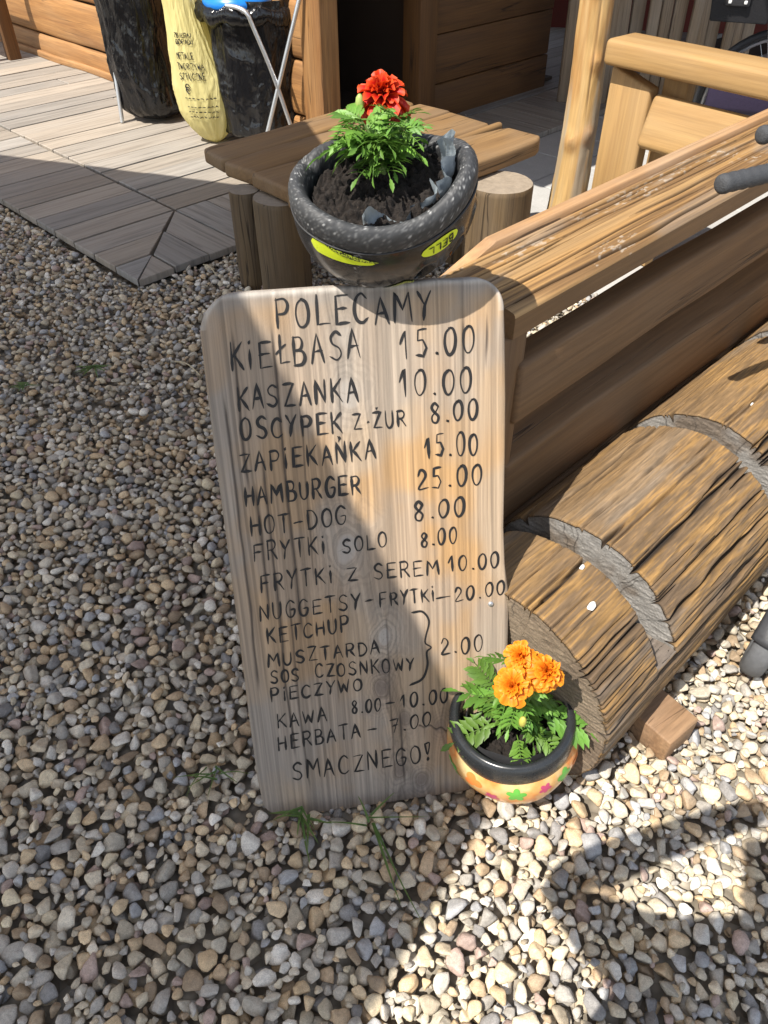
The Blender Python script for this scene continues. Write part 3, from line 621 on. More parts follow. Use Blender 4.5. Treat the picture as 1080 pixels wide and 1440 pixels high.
    mesh_np('trunk', np.concatenate(V), np.concatenate(F), mat, M, root, True, {'col': np.concatenate(C)})
    # dried droppings on the bark
    m_w = plain('chalky_white', (.72, .71, .68), .9, 0, .1, .3, 150)
    for (u, v, r_) in ((833, 852, .0085), (819, 797, .005), (1058, 568, .004)):
        c0 = SQ(0, LQ, LZ); rr = ray(u, v); o = CAM - c0; d_ = rr - BV * (rr @ BV); o_ = o - BV * (o @ BV); A, B_, C_ = d_ @ d_, 2 * d_ @ o_, o_ @ o_ - (LR + .002) ** 2
        tt = (-B_ - math.sqrt(B_ * B_ - 4 * A * C_)) / (2 * A); p = CAM + rr * tt; n = o_ + d_ * tt; n /= np.linalg.norm(n)
        v_, f_ = lathe([(0, .0015), (.5, .0014), (.85, .001), (1, -.002)], 22); v_[:, :2] *= r_; a = np.arctan2(v_[:, 1], v_[:, 0]); v_[:, 0] *= 1.25 + .2 * np.sin(3 * a); v_[:, 1] *= .85 + .12 * np.sin(2 * a + 1)
        mesh_np('dropping', v_, f_, m_w, Matrix.Translation(Vector(tuple(p))) @ Vector(tuple(n)).to_track_quat('Z', 'Y').to_matrix().to_4x4(), root)
build_log()
# sawn wedge that stops the log rolling
bm = box_bm(.085, .115, .07, .004, 2)
for v_ in bm.verts:
    v_.co.z += .006 * math.sin(v_.co.x * 40 + v_.co.y * 30)
    if v_.co.x < 0: v_.co.z -= .01
wd = gz(925, 1012, .04)
tag(mesh_bm('wooden_wedge', bm, M_wedge, frame(wd, (.80, .60, .0), (-.12, -.1, 1)), None, True), 'short sawn wooden block wedged under the side of the log', 'wooden block')

# ---------------------------------------------------------------- fence of heavy rails beside the log
FQ = -.659
fence = empty('rail_fence', SQ(1.2, FQ - .06, 0), 'brown low rail fence with a wide cracked plank on top behind the log', 'fence')
def build_cap():
    """wide cracked top plank, weathered along the grain"""
    L, Wd, Tk = 3.4, .186, .05; nx, nyy = 1500, 150
    x = np.linspace(0, L, nx); y = np.linspace(-Wd / 2, Wd / 2, nyy); X, Y = np.meshgrid(x, y, indexing='ij'); Xr, Yr = X.ravel(), Y.ravel()
    G = Yr + .012 * (fbm(Xr * 1.6, Yr * 6, 3, 3) - .5)
    fib = fbm(G * 520, Xr * 3.5, 5, 3); band = fbm(G * 130, Xr * 1.0, 15, 3); bl = fbm(G * 22, Xr * 2.0, 25, 4); gr = fbm(G * 30, Xr * 3.5, 35, 3)
    Z = .006 * (1 - (2 * Yr / Wd) ** 4) + .0012 * (band - .5) + .0008 * (fib - .5) - .004
    ck = np.zeros_like(Xr)
    Ls = [(-.070, 0.0, 3.4, .0030), (-.048, .25, 1.3, .0016), (-.03, 0, .75, .0022), (-.012, .5, 2.2, .0024), (.010, .0, .5, .0015), (.022, .12, 1.1, .002), (.040, .55, 2.0, .0022), (.056, .08, .65, .0018), (.068, .3, 1.6, .0026), (.080, 0, .3, .0016), (.0, 1.1, 2.6, .002), (-.058, .9, 2.4, .0016), (.05, 1.2, 2.9, .002), (.03, 0, .35, .0012), (-.02, .02, .3, .001), (.015, .6, 1.0, .001), (.075, .7, 1.3, .001)]
    for k, (yc, a, b_, wd) in enumerate(Ls):
        y0 = yc + .016 * (fbm(Xr * 2.3 + k * 9, Xr * 0 + k, 77, 3) - .5) + .01 * (Xr - a) * (.5 - lat(np.array([k * 3.3]), np.array([1.]), 4))
        wl = wd * (.4 + 1.0 * lat(Xr * 9 + k * 5, Xr * 0, 5)) * np.clip(np.minimum(Xr - a + .02, b_ - Xr) / .06, 0, 1); ck = np.maximum(ck, np.where(wl > 1e-5, np.exp(-((Yr - y0) / (wl + 1e-7)) ** 2), 0))
    Z = Z - .011 * ck
    ed = np.clip(1 - (Wd / 2 - np.abs(Yr)) / .008, 0, 1); Z -= .007 * (1 - np.sqrt(1 - ed * ed)); 
    col = mixc(np.array([.18, .10, .04]), np.array([.36, .205, .075]), sstep(.35, .65, band)); col = mixc(col, np.array([.40, .25, .11]), sstep(.5, .7, bl) * .6); col = mixc(col, np.array([.27, .22, .17]), sstep(.58, .72, gr) * .4)
    col = col * (.6 + .8 * fib)[:, None]; wh = sstep(.62, .70, fbm(Xr * 60, Yr * 160, 45, 3)) * sstep(.55, .7, fbm(Xr * 6, Yr * 18, 46, 2)); col = mixc(col, np.array([.55, .50, .42]), wh * .4); col = mixc(col, np.array([.022, .015, .01]), np.clip(ck, 0, 1) * .93)
    V = np.stack([Xr, Yr, Z], 1); loop = np.concatenate([np.arange(nyy), np.arange(1, nx) * nyy + nyy - 1, (nx - 1) * nyy + np.arange(nyy - 2, -1, -1), np.arange(nx - 2, 0, -1) * nyy])
    B = V[loop].copy(); B[:, 2] = -Tk; n = len(loop); j = np.arange(n); j2 = (j + 1) % n; b0 = len(V); F = grid_faces(nx, nyy)
    S_ = np.stack([b0 + n + j, b0 + n + j2, b0 + j2, b0 + j], -1)[:, ::-1]
    sidec = np.array([.20, .11, .045]) * (.7 + .6 * fbm(V[loop][:, 0] * 3, V[loop][:, 0] * 0, 7, 3))[:, None]; C = np.concatenate([col, sidec, sidec])
    bm = None; o = mesh_np('cap_plank', np.concatenate([V, B, V[loop]]), np.concatenate([F, S_]), attr_wood('cracked_cap_plank', .62, (4, 140, 140), .4, .45), frame(SQ(.965, FQ - Wd / 2, .79), BV), fence, True, {'col': C})
    bm = box_bm(3.38, Wd - .006, .004, 0, 1); mesh_bm('cap_underside', bm, M_fence, frame(SQ(.965 + 1.7, FQ - Wd / 2, .79 - Tk), BV), fence)
    # narrow strip behind the plank with a raw slanting cut
    bm = box_bm(3.2, .028, .075, .003, 2)
    for v_ in bm.verts:
        if v_.co.x < 0: v_.co.x += .16 * (.5 - v_.co.z / .075) * -1 + (.10 if v_.co.z > 0 else 0)
    mesh_bm('back_strip', bm, wood('reddish_raw_strip', (.46, .26, .115), (.30, .155, .06), (.42, .33, .24), .5, .2), frame(SQ(1.06 + 1.6, FQ - Wd - .026, .79 - .035), BV), fence, True)
build_cap()
def beam(name, s0, s1, q, z0, z1, dq, mat, parent, bev=.012, jit=.003):
    L = s1 - s0; bm = box_bm(L, dq, z1 - z0, bev, 3); bmesh.ops.subdivide_edges(bm, edges=[e for e in bm.edges if abs(e.verts[0].co.x - e.verts[1].co.x) > L * .5], cuts=24, use_grid_fill=True)
    ph = random.uniform(0, 9)
    for v_ in bm.verts:
        v_.co.z += jit * math.sin(v_.co.x * 5 + ph) + jit * .6 * math.sin(v_.co.x * 13 + ph * 2); v_.co.y += jit * math.sin(v_.co.x * 4 + ph * 3)
    return mesh_bm(name, bm, mat, frame(SQ((s0 + s1) / 2, q, (z0 + z1) / 2), BV), parent, True)
beam('rail', 1.0, 4.3, FQ - .030, .540, .675, .06, M_fence, fence)
beam('rail', 1.0, 4.3, FQ - .052, .285, .450, .105, M_fence, fence)
beam('rail', 1.0, 4.3, FQ - .040, .02, .262, .06, M_fence, fence)  # added lowest rail, closes the opening so it stays dark
for s_ in (.985, 2.6, 4.2):
    mesh_bm('post', box_bm(.78, .055, .07, .006, 2), M_fence, frame(SQ(s_, FQ - .034, .350), (0, 0, 1), tuple(BV)), fence, True)
# ---------------------------------------------------------------- marigolds
def leaflet(o, d, n, L, w, col):
    """a narrow toothed leaflet folded along its midrib"""
    d = d / np.linalg.norm(d); sd = np.cross(n, d); sd /= np.linalg.norm(sd) + 1e-9; n = np.cross(d, sd); V, C = [], []
    for i, (t_, ww) in enumerate(((0, .12), (.2, .62), (.3, .55), (.45, 1.), (.55, .82), (.7, .86), (.8, .5), (1, .02))):
        p = o + d * L * t_ - n * L * .22 * t_ * t_
        for s_ in (-1, 0, 1): V.append(p + sd * s_ * w * ww * .5 + n * (abs(s_) * w * ww * .16)); C.append(col * (1.12 if s_ == 0 else 1.0))
    F = []
    for i in range(7):
        for k in range(2): F.append((i * 3 + k, i * 3 + k + 1, i * 3 + 4 + k, i * 3 + 3 + k))
    return V, F, C
def feather_leaf(o, d, L, rg, wide=1.0):
    """compound marigold leaf: arching rib with opposite leaflets"""
    d = d / np.linalg.norm(d); V, F, C = [], [], []; side = np.cross(d, [0, 0, 1.]); side /= np.linalg.norm(side) + 1e-9; droop = rg.uniform(.15, .5); roll = rg.normal(0, .35)
    g = np.array([.115, .26, .040]) * rg.uniform(.65, 1.25) + np.array([.03, .02, 0]) * rg.random()
    def add(v, f, c):
        b = len(V); V.extend(v); C.extend(c); F.extend([tuple(b + k for k in q) for q in f])
    rib = []
    for t_ in np.linspace(0, 1, 9): rib.append(o + d * L * t_ + np.array([0, 0, -1]) * droop * L * t_ * t_)
    rib = np.array(rib); up = np.cross(side, d); nrm = up * math.cos(roll) + side * math.sin(roll); sd = np.cross(nrm, d) * -1
    v, f = tube_arr(rib, np.linspace(.0013, .0005, 9), 5); add(list(v), [tuple(q) for q in f], [g * .9] * len(v))
    npair = rg.integers(4, 7)
    for k in range(npair):
        t_ = .22 + .7 * k / npair; p = o + d * L * t_ + np.array([0, 0, -1]) * droop * L * t_ * t_; l = L * (.30 + .16 * math.sin(3.1 * (k + .6) / npair))
        for s_ in (-1, 1):
            dd = sd * s_ + d * rg.uniform(.55, .9) + np.array([0, 0, rg.normal(0, .12)]); add(*leaflet(p, dd, nrm, l * rg.uniform(.85, 1.15), l * .36 * wide, g * rg.uniform(.85, 1.15)))
    add(*leaflet(rib[-1], rib[-1] - rib[-2], nrm, L * .36, L * .13 * wide, g)); return V, F, C
def flower_head(c, ax, rad, rg, cin, cout, edge, layers=7):
    """dense ruffled bloom: rings of fan-shaped petals with wavy rims"""
    ax = ax / np.linalg.norm(ax); e1 = np.cross(ax, [.3, .9, .1]); e1 /= np.linalg.norm(e1); e2 = np.cross(ax, e1); V, F, C = [], [], []
    for k in range(layers):
        f = k / (layers - 1); npet = int(11 - 3 * f); el = R(-12) + f * R(92); l = rad * (1.0 - .30 * f); w = rad * (.62 - .26 * f)
        for j in range(npet):
            a = 6.2832 * (j + .5 * (k % 2) + rg.normal(0, .16)) / npet; e = el + rg.normal(0, .16); out = e1 * math.cos(a) + e2 * math.sin(a); sd = -e1 * math.sin(a) + e2 * math.cos(a)
            ph = rg.uniform(0, 6, 3); b = len(V); nu, nv = 7, 6; l2 = l * rg.uniform(.8, 1.1); o = c + ax * rad * (.10 + .22 * f)
            for i in range(nv):
                t_ = i / (nv - 1)
                for q in range(nu):
                    s_ = (q / (nu - 1) - .5) * 2; e_t = e - .55 * t_ * t_ * (1 - f * .7) + .12 * s_ * s_; rr = l2 * t_ * (1 - .13 * s_ * s_ * t_)
                    p = o + (out * math.cos(e_t) + ax * math.sin(e_t)) * rr + sd * s_ * w * .5 * (t_ ** .6) * (1 - .12 * t_)
                    ruff = t_ * t_ * rad * (.075 * math.sin(4.5 * s_ + ph[0]) + .045 * math.sin(9 * s_ + ph[1])); p = p + (ax * math.cos(e_t) - out * math.sin(e_t)) * ruff
                    V.append(p); m = np.clip(t_ * 1.25 - .35 + .25 * s_ * s_ * t_, 0, 1); cc = cin * (1 - m) + cout * m
                    if (t_ > .95 or abs(s_) > .95): cc = edge
                    C.append(cc * rg.uniform(.92, 1.06))
            for i in range(nv - 1):
                for q in range(nu - 1): F.append((b + i * nu + q, b + i * nu + q + 1, b + (i + 1) * nu + q + 1, b + (i + 1) * nu + q))
    return V, F, C
M_leafm = attr_mat('marigold_leaf', .5, trans=.30); M_petal = attr_mat('marigold_petal', .55, trans=.28)
def marigold(root, base, tips, heads, nleaf, rad, ht, seed, cols, hr, spread=None):
    rg = np.random.default_rng(seed); V, F, C = [], [], []
    stems = []
    for h in heads: stems.append((smooth_path([base + rg.normal(0, .004, 3) * [1, 1, 0], base * .55 + h * .45 + rg.normal(0, .006, 3), h], 6), np.linspace(.0034, .0022, 13)))
    for k in range(6):
        a = rg.uniform(0, 6.28); e = base + np.array([math.cos(a) * rad * .55, math.sin(a) * rad * .55, ht * rg.uniform(.5, .85)]); stems.append((smooth_path([base + rg.normal(0, .003, 3) * [1, 1, 0], base * .6 + e * .4 + np.array([0, 0, .012]), e], 6), np.linspace(.0026, .0012, 13)))
    bm = bmesh.new()
    for P, r in stems: add_bm(bm, *tube_arr(P, r, 7))
    mesh_bm('stem', bm, plain('green_stem', (.12, .19, .05), .55, 0, .25, .2, 80), None, root, True)
    def add(v, f, c):
        b = len(V); V.extend(v); C.extend(c); F.extend([tuple(b + k for k in q) for q in f])
    for k in range(nleaf):
        P, _ = stems[rg.integers(0, len(stems))]; t_ = rg.uniform(.25, .97); o = P[int(t_ * (len(P) - 1))]; a = rg.uniform(0, 6.28); d = np.array([math.cos(a), math.sin(a), rg.uniform(-.05, .75)])
        rel = o - base; d[:2] += rel[:2] / rad * .8; add(*feather_leaf(o, d, rad * rg.uniform(.55, .95), rg))
    for o, d, L in (tips or []): add(*feather_leaf(np.array(o), np.array(d, float), L, rg, 1.1))
    mesh_np('foliage', V, F, M_leafm, None, root, True, {'col': np.array(C)})
    for h, r_, ax in zip(heads, hr, spread):
        v, f, c = flower_head(h, np.array(ax, float), r_, rg, *cols); fl = mesh_np('flower', v, f, M_petal, None, root, True, {'col': np.array(c)})
        pv, pf = lathe([(.0015, -.022), (.006, -.018), (.0095, -.006), (.010, .004), (.004, .006)], 14); a = Vector(ax).to_track_quat('Z', 'Y').to_matrix().to_4x4()
        mesh_np('calyx', pv * (r_ / .036), pf, plain('green_calyx', (.16, .24, .07), .5, 0, .2, .2, 90), Matrix.Translation(Vector(tuple(h))) @ a, fl)
    return rg
# ---------------------------------------------------------------- bicycle helmet used as a flower pot
HA, HB, HD = .126, .098, .162
hc = dep(538, 252, 1.045); tz = np.array([-.06, -math.sin(R(23)), math.cos(R(23))]); tx = np.array([.975, .20, .14]); HM = frame(hc, tx, tz)
HMi = np.array(HM)[:3, :3]
helm = empty('bicycle_helmet', hc - np.array([0, 0, .14]), 'upturned black bicycle helmet with lime stickers used as a planter on the menu board top', 'helmet')
def hwave(th): return .011 * np.cos(2 * th + .5) - .006 * np.sin(th) + .0065 * np.cos(3 * th + 1.2)
VENTS = [(-1.30, .62, .13, .17), (-.85, .56, .13, .18), (-.40, .52, .14, .18), (.08, .55, .18, .17), (-1.05, .86, .2, .07), (-.4, .84, .25, .07), (-2.2, .80, .22, .09), (.6, .55, .2, .17), (2.2, .55, .2, .17), (1.6, .6, .2, .2)]
def shell_r(th, t_):
    rho = np.clip(1 - t_ ** 2.7, 0, 1) ** (1 / 2.15) * (1 + .05 * np.sin(np.pi * np.clip(t_, 0, 1)))
    lob = 0; dk = 0
    for a, tt, wa, wt in VENTS:
        da = (th - a + np.pi) % (2 * np.pi) - np.pi; d = np.sqrt((da / wa) ** 2 + ((t_ - tt) / wt) ** 2); m = sstep(1.0, .72, d); lob = lob + .03 * np.exp(-((d - 1.15) / .25) ** 2) - .17 * m; dk = np.maximum(dk, m)
    return rho * (1 + lob), dk
def shell_p(th, t_, off=0.0):
    th = np.asarray(th, float); t_ = np.asarray(t_, float); r, _ = shell_r(th, t_); sgn = np.abs(np.cos(th)) ** .9 * np.sign(np.cos(th)), np.abs(np.sin(th)) ** .9 * np.sign(np.sin(th))
    return np.stack([(HA * r + off) * sgn[0], (HB * r + off) * sgn[1], -HD * t_ + hwave(th) * (1 - t_) - off * t_ * .8], -1)
nt_, nn = 150, 300; tt_ = np.linspace(.12, .999, nt_); th_ = np.linspace(0, 2 * np.pi, nn, endpoint=False); T2, A2 = np.meshgrid(tt_, th_, indexing='ij'); P = shell_p(A2.ravel(), T2.ravel()); _, dk = shell_r(A2.ravel(), T2.ravel())
rg = np.random.default_rng(4)
dust = sstep(.70, .76, fbm(A2.ravel() * 34, T2.ravel() * 30, 3, 2)) * sstep(.5, .8, fbm(A2.ravel() * 4, T2.ravel() * 4, 8, 2)); colr = mixc(np.tile([[.016, .016, .017]], (len(P), 1)), np.array([.45, .44, .42]), dust * .8); colr = mixc(colr, np.array([.006, .006, .006]), dk)
grime = sstep(.45, .8, fbm(A2.ravel() * 6, T2.ravel() * 7, 18, 4)); colr = mixc(colr, np.array([.11, .10, .09]), grime * .12 * (1 - dk))
mesh_np('shell', P, grid_faces(nt_, nn, True), attr_mat('glossy_black_shell', .24, coat=.25), HM, helm, True, {'col': colr})
prof = [(.001, -.030), (-.003, -.020), (-.0035, -.008), (-.001, .004), (.006, .0115), (.014, .013), (.021, .008), (.026, -.002), (.027, -.02), (.030, -.075)]
prof = np.array(prof) * np.array([[.82, .92]]); prof = smooth_path(prof, 4); n = 260; th_ = np.linspace(0, 2 * np.pi, n, endpoint=False); V, C = [], []
for d, z in prof:
    bumpy = .0014 * (fbm(th_ * 30, np.full(n, z * 300), 6, 3, 0) - .5); cx, sx = np.abs(np.cos(th_)) ** .9 * np.sign(np.cos(th_)), np.abs(np.sin(th_)) ** .9 * np.sign(np.sin(th_)); notch = .012 * np.exp(-((th_ - 2.45) / .10) ** 2) * (d > 0)
    V.append(np.stack([(HA * 1.005 - d + bumpy) * cx, (HB * 1.005 - d + bumpy) * sx, z + hwave(th_) + bumpy - notch], -1))
V = np.concatenate(V); aa = np.tile(th_, len(prof)); zz = np.repeat(prof[:, 1], n); spk = sstep(.79, .84, fbm(aa * 75, zz * 1500 + aa * 3, 13, 2)); spk2 = sstep(.60, .80, fbm(aa * 130, zz * 2600, 23, 2)) * .25
mesh_np('foam_rim', V, grid_faces(len(prof), n, True), attr_mat('grey_foam_rim', .6), HM, helm, True, {'col': mixc(np.tile([[.034, .035, .037]], (len(V), 1)), np.array([.50, .50, .49]), np.clip(spk + spk2, 0, 1) * .7)})
def decal(name, pts_fn, mat, n=28, m=8, off=.0012):
    U, W = np.meshgrid(np.linspace(0, 1, n), np.linspace(-1, 1, m), indexing='ij'); a, t_ = pts_fn(U.ravel(), W.ravel()); return mesh_np(name, shell_p(a, t_, off), grid_faces(n, m), mat, HM, helm)
m_lime, t, b = new_mat('lime_sticker'); sp_ = noise(t, coords(t), 420, 2, .5); c = ramp(t, sp_, [(.36, (.05, .06, .02)), (.40, (.62, .74, .03))]); t.links.new(c, b.inputs['Base Color']); b.inputs['Roughness'].default_value = .3
m_lime2, t, b = new_mat('speckled_lime_sticker'); sp_ = noise(t, coords(t), 520, 2, .5); c = ramp(t, sp_, [(.47, (.03, .03, .015)), (.53, (.50, .60, .05))]); t.links.new(c, b.inputs['Base Color']); b.inputs['Roughness'].default_value = .35
M_limep = plain('plain_lime_print', (.66, .78, .03), .3, 0, .06, .02, 40)
decal('lime_flash', lambda u, w: (-2.62 + u * .80, .205 + .055 * u + w * .075 * np.sqrt(np.clip(1 - u, 0, 1)) * np.clip(u * 9, 0, 1) ** .5), M_limep)
decal('lime_flash', lambda u, w: (-2.40 + u * .62, .155 + .09 * u + w * .025 * np.sin(np.pi * u)), m_lime2, off=.0017)
decal('lime_stripe', lambda u, w: (-1.86 + u * .42 + .10 * w, .96 - u * .30 + w * .02), m_lime2)
decal('lime_stripe', lambda u, w: (-.30 + u * .22, .20 + u * .42 + w * .06), m_lime2)
BT, BTT = -1.15, .270
def bell_map(x, y): return BT + x / .112, BTT + (-y) / HD - .10 * x / .03 * .0
decal('name_sticker', lambda u, w: bell_map((u - .5) * .054 + .0, w * .0125 * np.sqrt(np.clip(1 - (2 * u - 1) ** 2, 0, 1))), M_limep)
bm = bmesh.new(); GLB = {'B': GL['B'], 'E': GL['E'], 'L': GL['L']}
for k, ch in enumerate('BELL'):
    for st in GLB[ch]:
        st = smooth_path(np.array(st, float), 5) if ch == 'B' and len(st) > 2 else smooth_lin(np.array(st, float)); x = .0175 - (k * .0094 + st[:, 0] * .0068); y = -(st[:, 1] - .5) * .0125; a, t_ = bell_map(x, y); Pp = shell_p(a, t_, .0016); nn_ = np.stack([np.cos(a) / HA, np.sin(a) / HB, 0 * a], -1); nn_ /= np.linalg.norm(nn_, axis=1)[:, None]; ribbon(bm, Pp, .0023, nn_, .0004)
mesh_bm('sticker_lettering', bm, M_ink, HM, helm)
decal('orange_mark', lambda u, w: (-1.0 + u * .13, .50 + w * .03 * np.sin(np.pi * u)), plain('orange_print', (.62, .20, .04), .4, 0, .1, 0, 30))
sa = np.linspace(0, 2 * np.pi, 181); mesh_np('seam', *tube_arr(shell_p(sa, np.full(181, .150), .0006), .0014, 6, False), M_black, HM, helm)
# soil and plastic liner in the helmet
def soil(name, a, b_, z, M, parent, seed, wob=.02):
    n, m = 90, 220; r = np.linspace(0, 1, n); th = np.linspace(0, 2 * np.pi, m, endpoint=False); Rr, T_ = np.meshgrid(r, th, indexing='ij'); X, Y = a * Rr * np.cos(T_), b_ * Rr * np.sin(T_); X, Y = X.ravel(), Y.ravel()
    cl = fbm(X * 60, Y * 60, seed, 3); cl2 = fbm(X * 190, Y * 190, seed + 4, 3); Z = z + wob * (cl - .5) + .010 * (cl2 - .5) + .012 * (np.abs(fbm(X * 110, Y * 110, seed + 9, 2) - .5) * 2) - .008
    return mesh_np(name, np.stack([X, Y, Z], 1), grid_faces(n, m, True), M_soil, M, parent)
M_soil, t, b = new_mat('potting_soil'); n1 = noise(t, coords(t), 160, 5, .7); n2 = noise(t, coords(t), 520, 3, .7)
c = ramp(t, n1, [(.3, (.008, .006, .005)), (.6, (.024, .017, .013)), (.8, (.055, .040, .030))]); c = mixrgb(t, ramp(t, n2, [(.66, 0.), (.72, .7)]), c, (.20, .155, .11)); t.links.new(c, b.inputs['Base Color']); b.inputs['Roughness'].default_value = .95; bump(t, b, n2, .9, .004)
soil('soil', HA - .027, HB - .027, -.008, HM, helm, 5, .028)
M_liner, t, b = new_mat('grey_plastic_liner'); n1 = noise(t, coords(t), 60, 4, .6); t.links.new(mixrgb(t, n1, (.20, .24, .27), (.42, .47, .50)), b.inputs['Base Color']); b.inputs['Roughness'].default_value = .28; bump(t, b, n1, .4, .004)
def liner(a0, a1, hfun, seed, off=.0):
    n, m = 90, 9; U, W = np.meshgrid(np.linspace(0, 1, n), np.linspace(0, 1, m), indexing='ij'); u, v_ = U.ravel(), W.ravel(); th = a0 + (a1 - a0) * u; h = hfun(u)
    cr = fbm(u * 14, v_ * 2.5, seed, 3) - .5; rr = .033 + off + .012 * cr + .010 * v_ * np.sin(u * 17 + seed)
    mesh_np('plastic_liner', np.stack([(HA - rr) * np.cos(th), (HB - rr) * np.sin(th), -.034 + (h + .03) * v_ + hwave(th)], -1), grid_faces(n, m), M_liner, HM, helm)
liner(-2.05, -.75, lambda u: -.004 + .034 * np.exp(-((u - .10) / .09) ** 2) + .008 * np.sin(u * 9) ** 2 + .010 * sstep(.6, 1, u), 3, .004)
liner(-.75, .25, lambda u: .004 + .034 * sstep(.1, .8, u) + .006 * np.sin(u * 23), 9, .0)
hb = hc + HMi @ np.array([.004, .014, -.002]); redp = empty('marigold_plant', hb, 'red marigold with one bloom growing in the upturned helmet', 'flower')
rh = dep(538, 146, 1.045)
marigold(redp, hb, [(rh - np.array([.01, 0, .03]), (-1, -.3, .05), .075), (hb + np.array([-.01, -.02, .05]), (-1, -.35, .1), .075)],
         [rh], 84, .060, .085, 12, (np.array([.36, .003, .003]), np.array([.62, .012, .004]), np.array([.78, .085, .01])), [.040], [(-.05, -.30, .95)])
pv, pf = lathe([(.001, -.012), (.005, -.008), (.0062, 0), (.005, .008), (.002, .012), (0, .0125)], 12); mesh_np('bud', pv, pf, plain('green_bud', (.30, .38, .10), .5, 0, .2, .2, 90), Matrix.Translation(Vector(tuple(dep(506, 146, 1.03)))), redp)

# ---------------------------------------------------------------- painted bowl with orange marigolds
PC = gz(719, 1003, .193); PC = PC + np.array([0, -.008, 0]); pz = np.array([.10, -.03, 1.0]); PM = frame(PC, (1, 0, .1), pz); PR = .108
pot = empty('flower_bowl', np.array([PC[0] - .01, PC[1] - .02, 0]), 'round peach bowl painted with small flowers, with a thick black rim, beside the log', 'flower pot')
body = smooth_path([(.040, -.160), (.066, -.158), (.090, -.142), (.110, -.110), (.119, -.080), (.119, -.052), (.106, -.022)], 8)
def body_p(a, z, off=0.0):
    r = np.interp(z, body[:, 1], body[:, 0]) + off; lob = 1 + .012 * np.cos(5 * a + 1); return np.stack([r * lob * np.cos(a), r * lob * np.sin(a), z], -1)
a_ = np.linspace(0, 2 * np.pi, 120, endpoint=False); V = np.concatenate([body_p(a_, np.full(120, z)) for z in body[:, 1]]); F = grid_faces(len(body), 120, True)
V = np.concatenate([V, [[0, 0, -.160]]]); j = np.arange(120); F = np.concatenate([F, np.stack([(j + 1) % 120, j, np.full(120, len(V) - 1), np.full(120, len(V) - 1)], -1)])
m_pe, t, b = new_mat('glazed_peach_paint'); n1 = noise(t, coords(t, rnd=False), 17, 3, .55); n2 = noise(t, coords(t, rnd=False), 70, 4, .6)
c = ramp(t, n1, [(.36, (.66, .47, .22)), (.46, (.68, .38, .13)), (.55, (.70, .24, .06)), (.66, (.66, .42, .17))]); c = mixrgb(t, .25, c, ramp(t, n2, [(.3, .6), (.7, 1.2)]), 'MULTIPLY'); t.links.new(c, b.inputs['Base Color']); b.inputs['Roughness'].default_value = .28; b.inputs['Coat Weight'].default_value = .3; bump(t, b, n1, .3, .006)
mesh_np('bowl', V, F, m_pe, PM, pot)
rimp = smooth_path([(.100, -.050), (.1095, -.046), (.1125, -.030), (.1135, -.010), (.112, .004), (.106, .012), (.099, .012), (.094, .004), (.092, -.02), (.088, -.07)], 6); V, F = lathe(rimp, 120); mesh_np('rim', V, F, plain('black_glazed_rim', (.022, .024, .026), .26, 0, .25, .12, 50), PM, pot)
def motif(a0, z0, r_, mat, np_=5, rot=0.0):
    n, m = 60, 6; th = np.linspace(0, 2 * np.pi, n, endpoint=False); rr = np.linspace(0, 1, m); Rr, T_ = np.meshgrid(rr, th, indexing='ij'); rad = r_ * (.52 + .48 * np.abs(np.cos(np_ * .5 * (T_ + rot)))) * Rr; x, y = (rad * np.cos(T_)).ravel(), (rad * np.sin(T_)).ravel()
    mesh_np('painted_flower', body_p(a0 + x / .11, np.clip(z0 + y, -.156, -.024), .0009), grid_faces(m, n, True), mat, PM, pot)
g_, p_, o_ = plain('green_paint', (.12, .40, .06), .35, 0, .15, .05, 60), plain('magenta_paint', (.52, .07, .16), .35, 0, .15, .05, 60), plain('orange_paint', (.74, .22, .05), .35, 0, .15, .05, 60)
for a0, z0, r_, mt, k in ((-2.75, -.075, .020, g_, 5), (-1.62, -.056, .017, g_, 5), (-1.18, -.054, .012, p_, 5), (-.80, -.058, .017, g_, 4), (-1.98, -.078, .013, p_, 5), (-2.30, -.056, .018, o_, 3), (-3.3, -.09, .012, p_, 5), (-.45, -.07, .016, o_, 5), (.2, -.08, .018, g_, 5), (1.2, -.08, .016, p_, 5), (2.2, -.08, .018, g_, 5)): motif(a0, z0, r_, mt, k, rng.uniform(0, 3))
soil('soil', .091, .091, -.03, PM, pot, 15, .016)
lv = smooth_path([(.086, -.04), (.083, -.012), (.079, .001)], 5); V, F = lathe(lv, 80); ang = np.arctan2(V[:, 1], V[:, 0]); V[:, 2] += .007 * np.sin(ang * 3 + 1) - .006; V[:, :2] *= (1 + .02 * np.sin(ang * 7))[:, None]; mesh_np('inner_pot', V, F, M_black, PM, pot)
pb = PC + np.array([.005, .005, -.022]); orp = empty('marigold_plant', pb, 'orange marigolds with several blooms growing in the painted bowl', 'flower')
hd = [dep(731, 925, 1.235), dep(721, 964, 1.215), dep(764, 947, 1.225), dep(752, 938, 1.262)]
marigold(orp, pb, [(pb + np.array([.03, -.01, .05]), (1, -.25, -.1), .105), (pb + np.array([-.02, .0, .05]), (-1, .3, .35), .09), (pb + np.array([-.03, -.02, .03]), (-1, -.3, .0), .085), (pb + np.array([.0, -.04, .02]), (.05, -1, .1), .05), (pb + np.array([.03, -.03, .03]), (.6, -.8, .1), .055), (pb + np.array([-.03, .03, .05]), (-.6, .5, .7), .075)],
         hd, 46, .066, .08, 25, (np.array([.80, .17, .006]), np.array([.86, .27, .008]), np.array([.88, .34, .015])), [.030, .036, .035, .025], [(-.1, -.35, .9), (-.15, -.55, .8), (.25, -.4, .85), (.1, 0, 1)], )
mesh_np('bud', pv * 1.0, pf, plain('yellow_bud', (.45, .42, .08), .5, 0, .2, .2, 90), Matrix.Translation(Vector(tuple(dep(735, 1015, 1.21)))), orp)

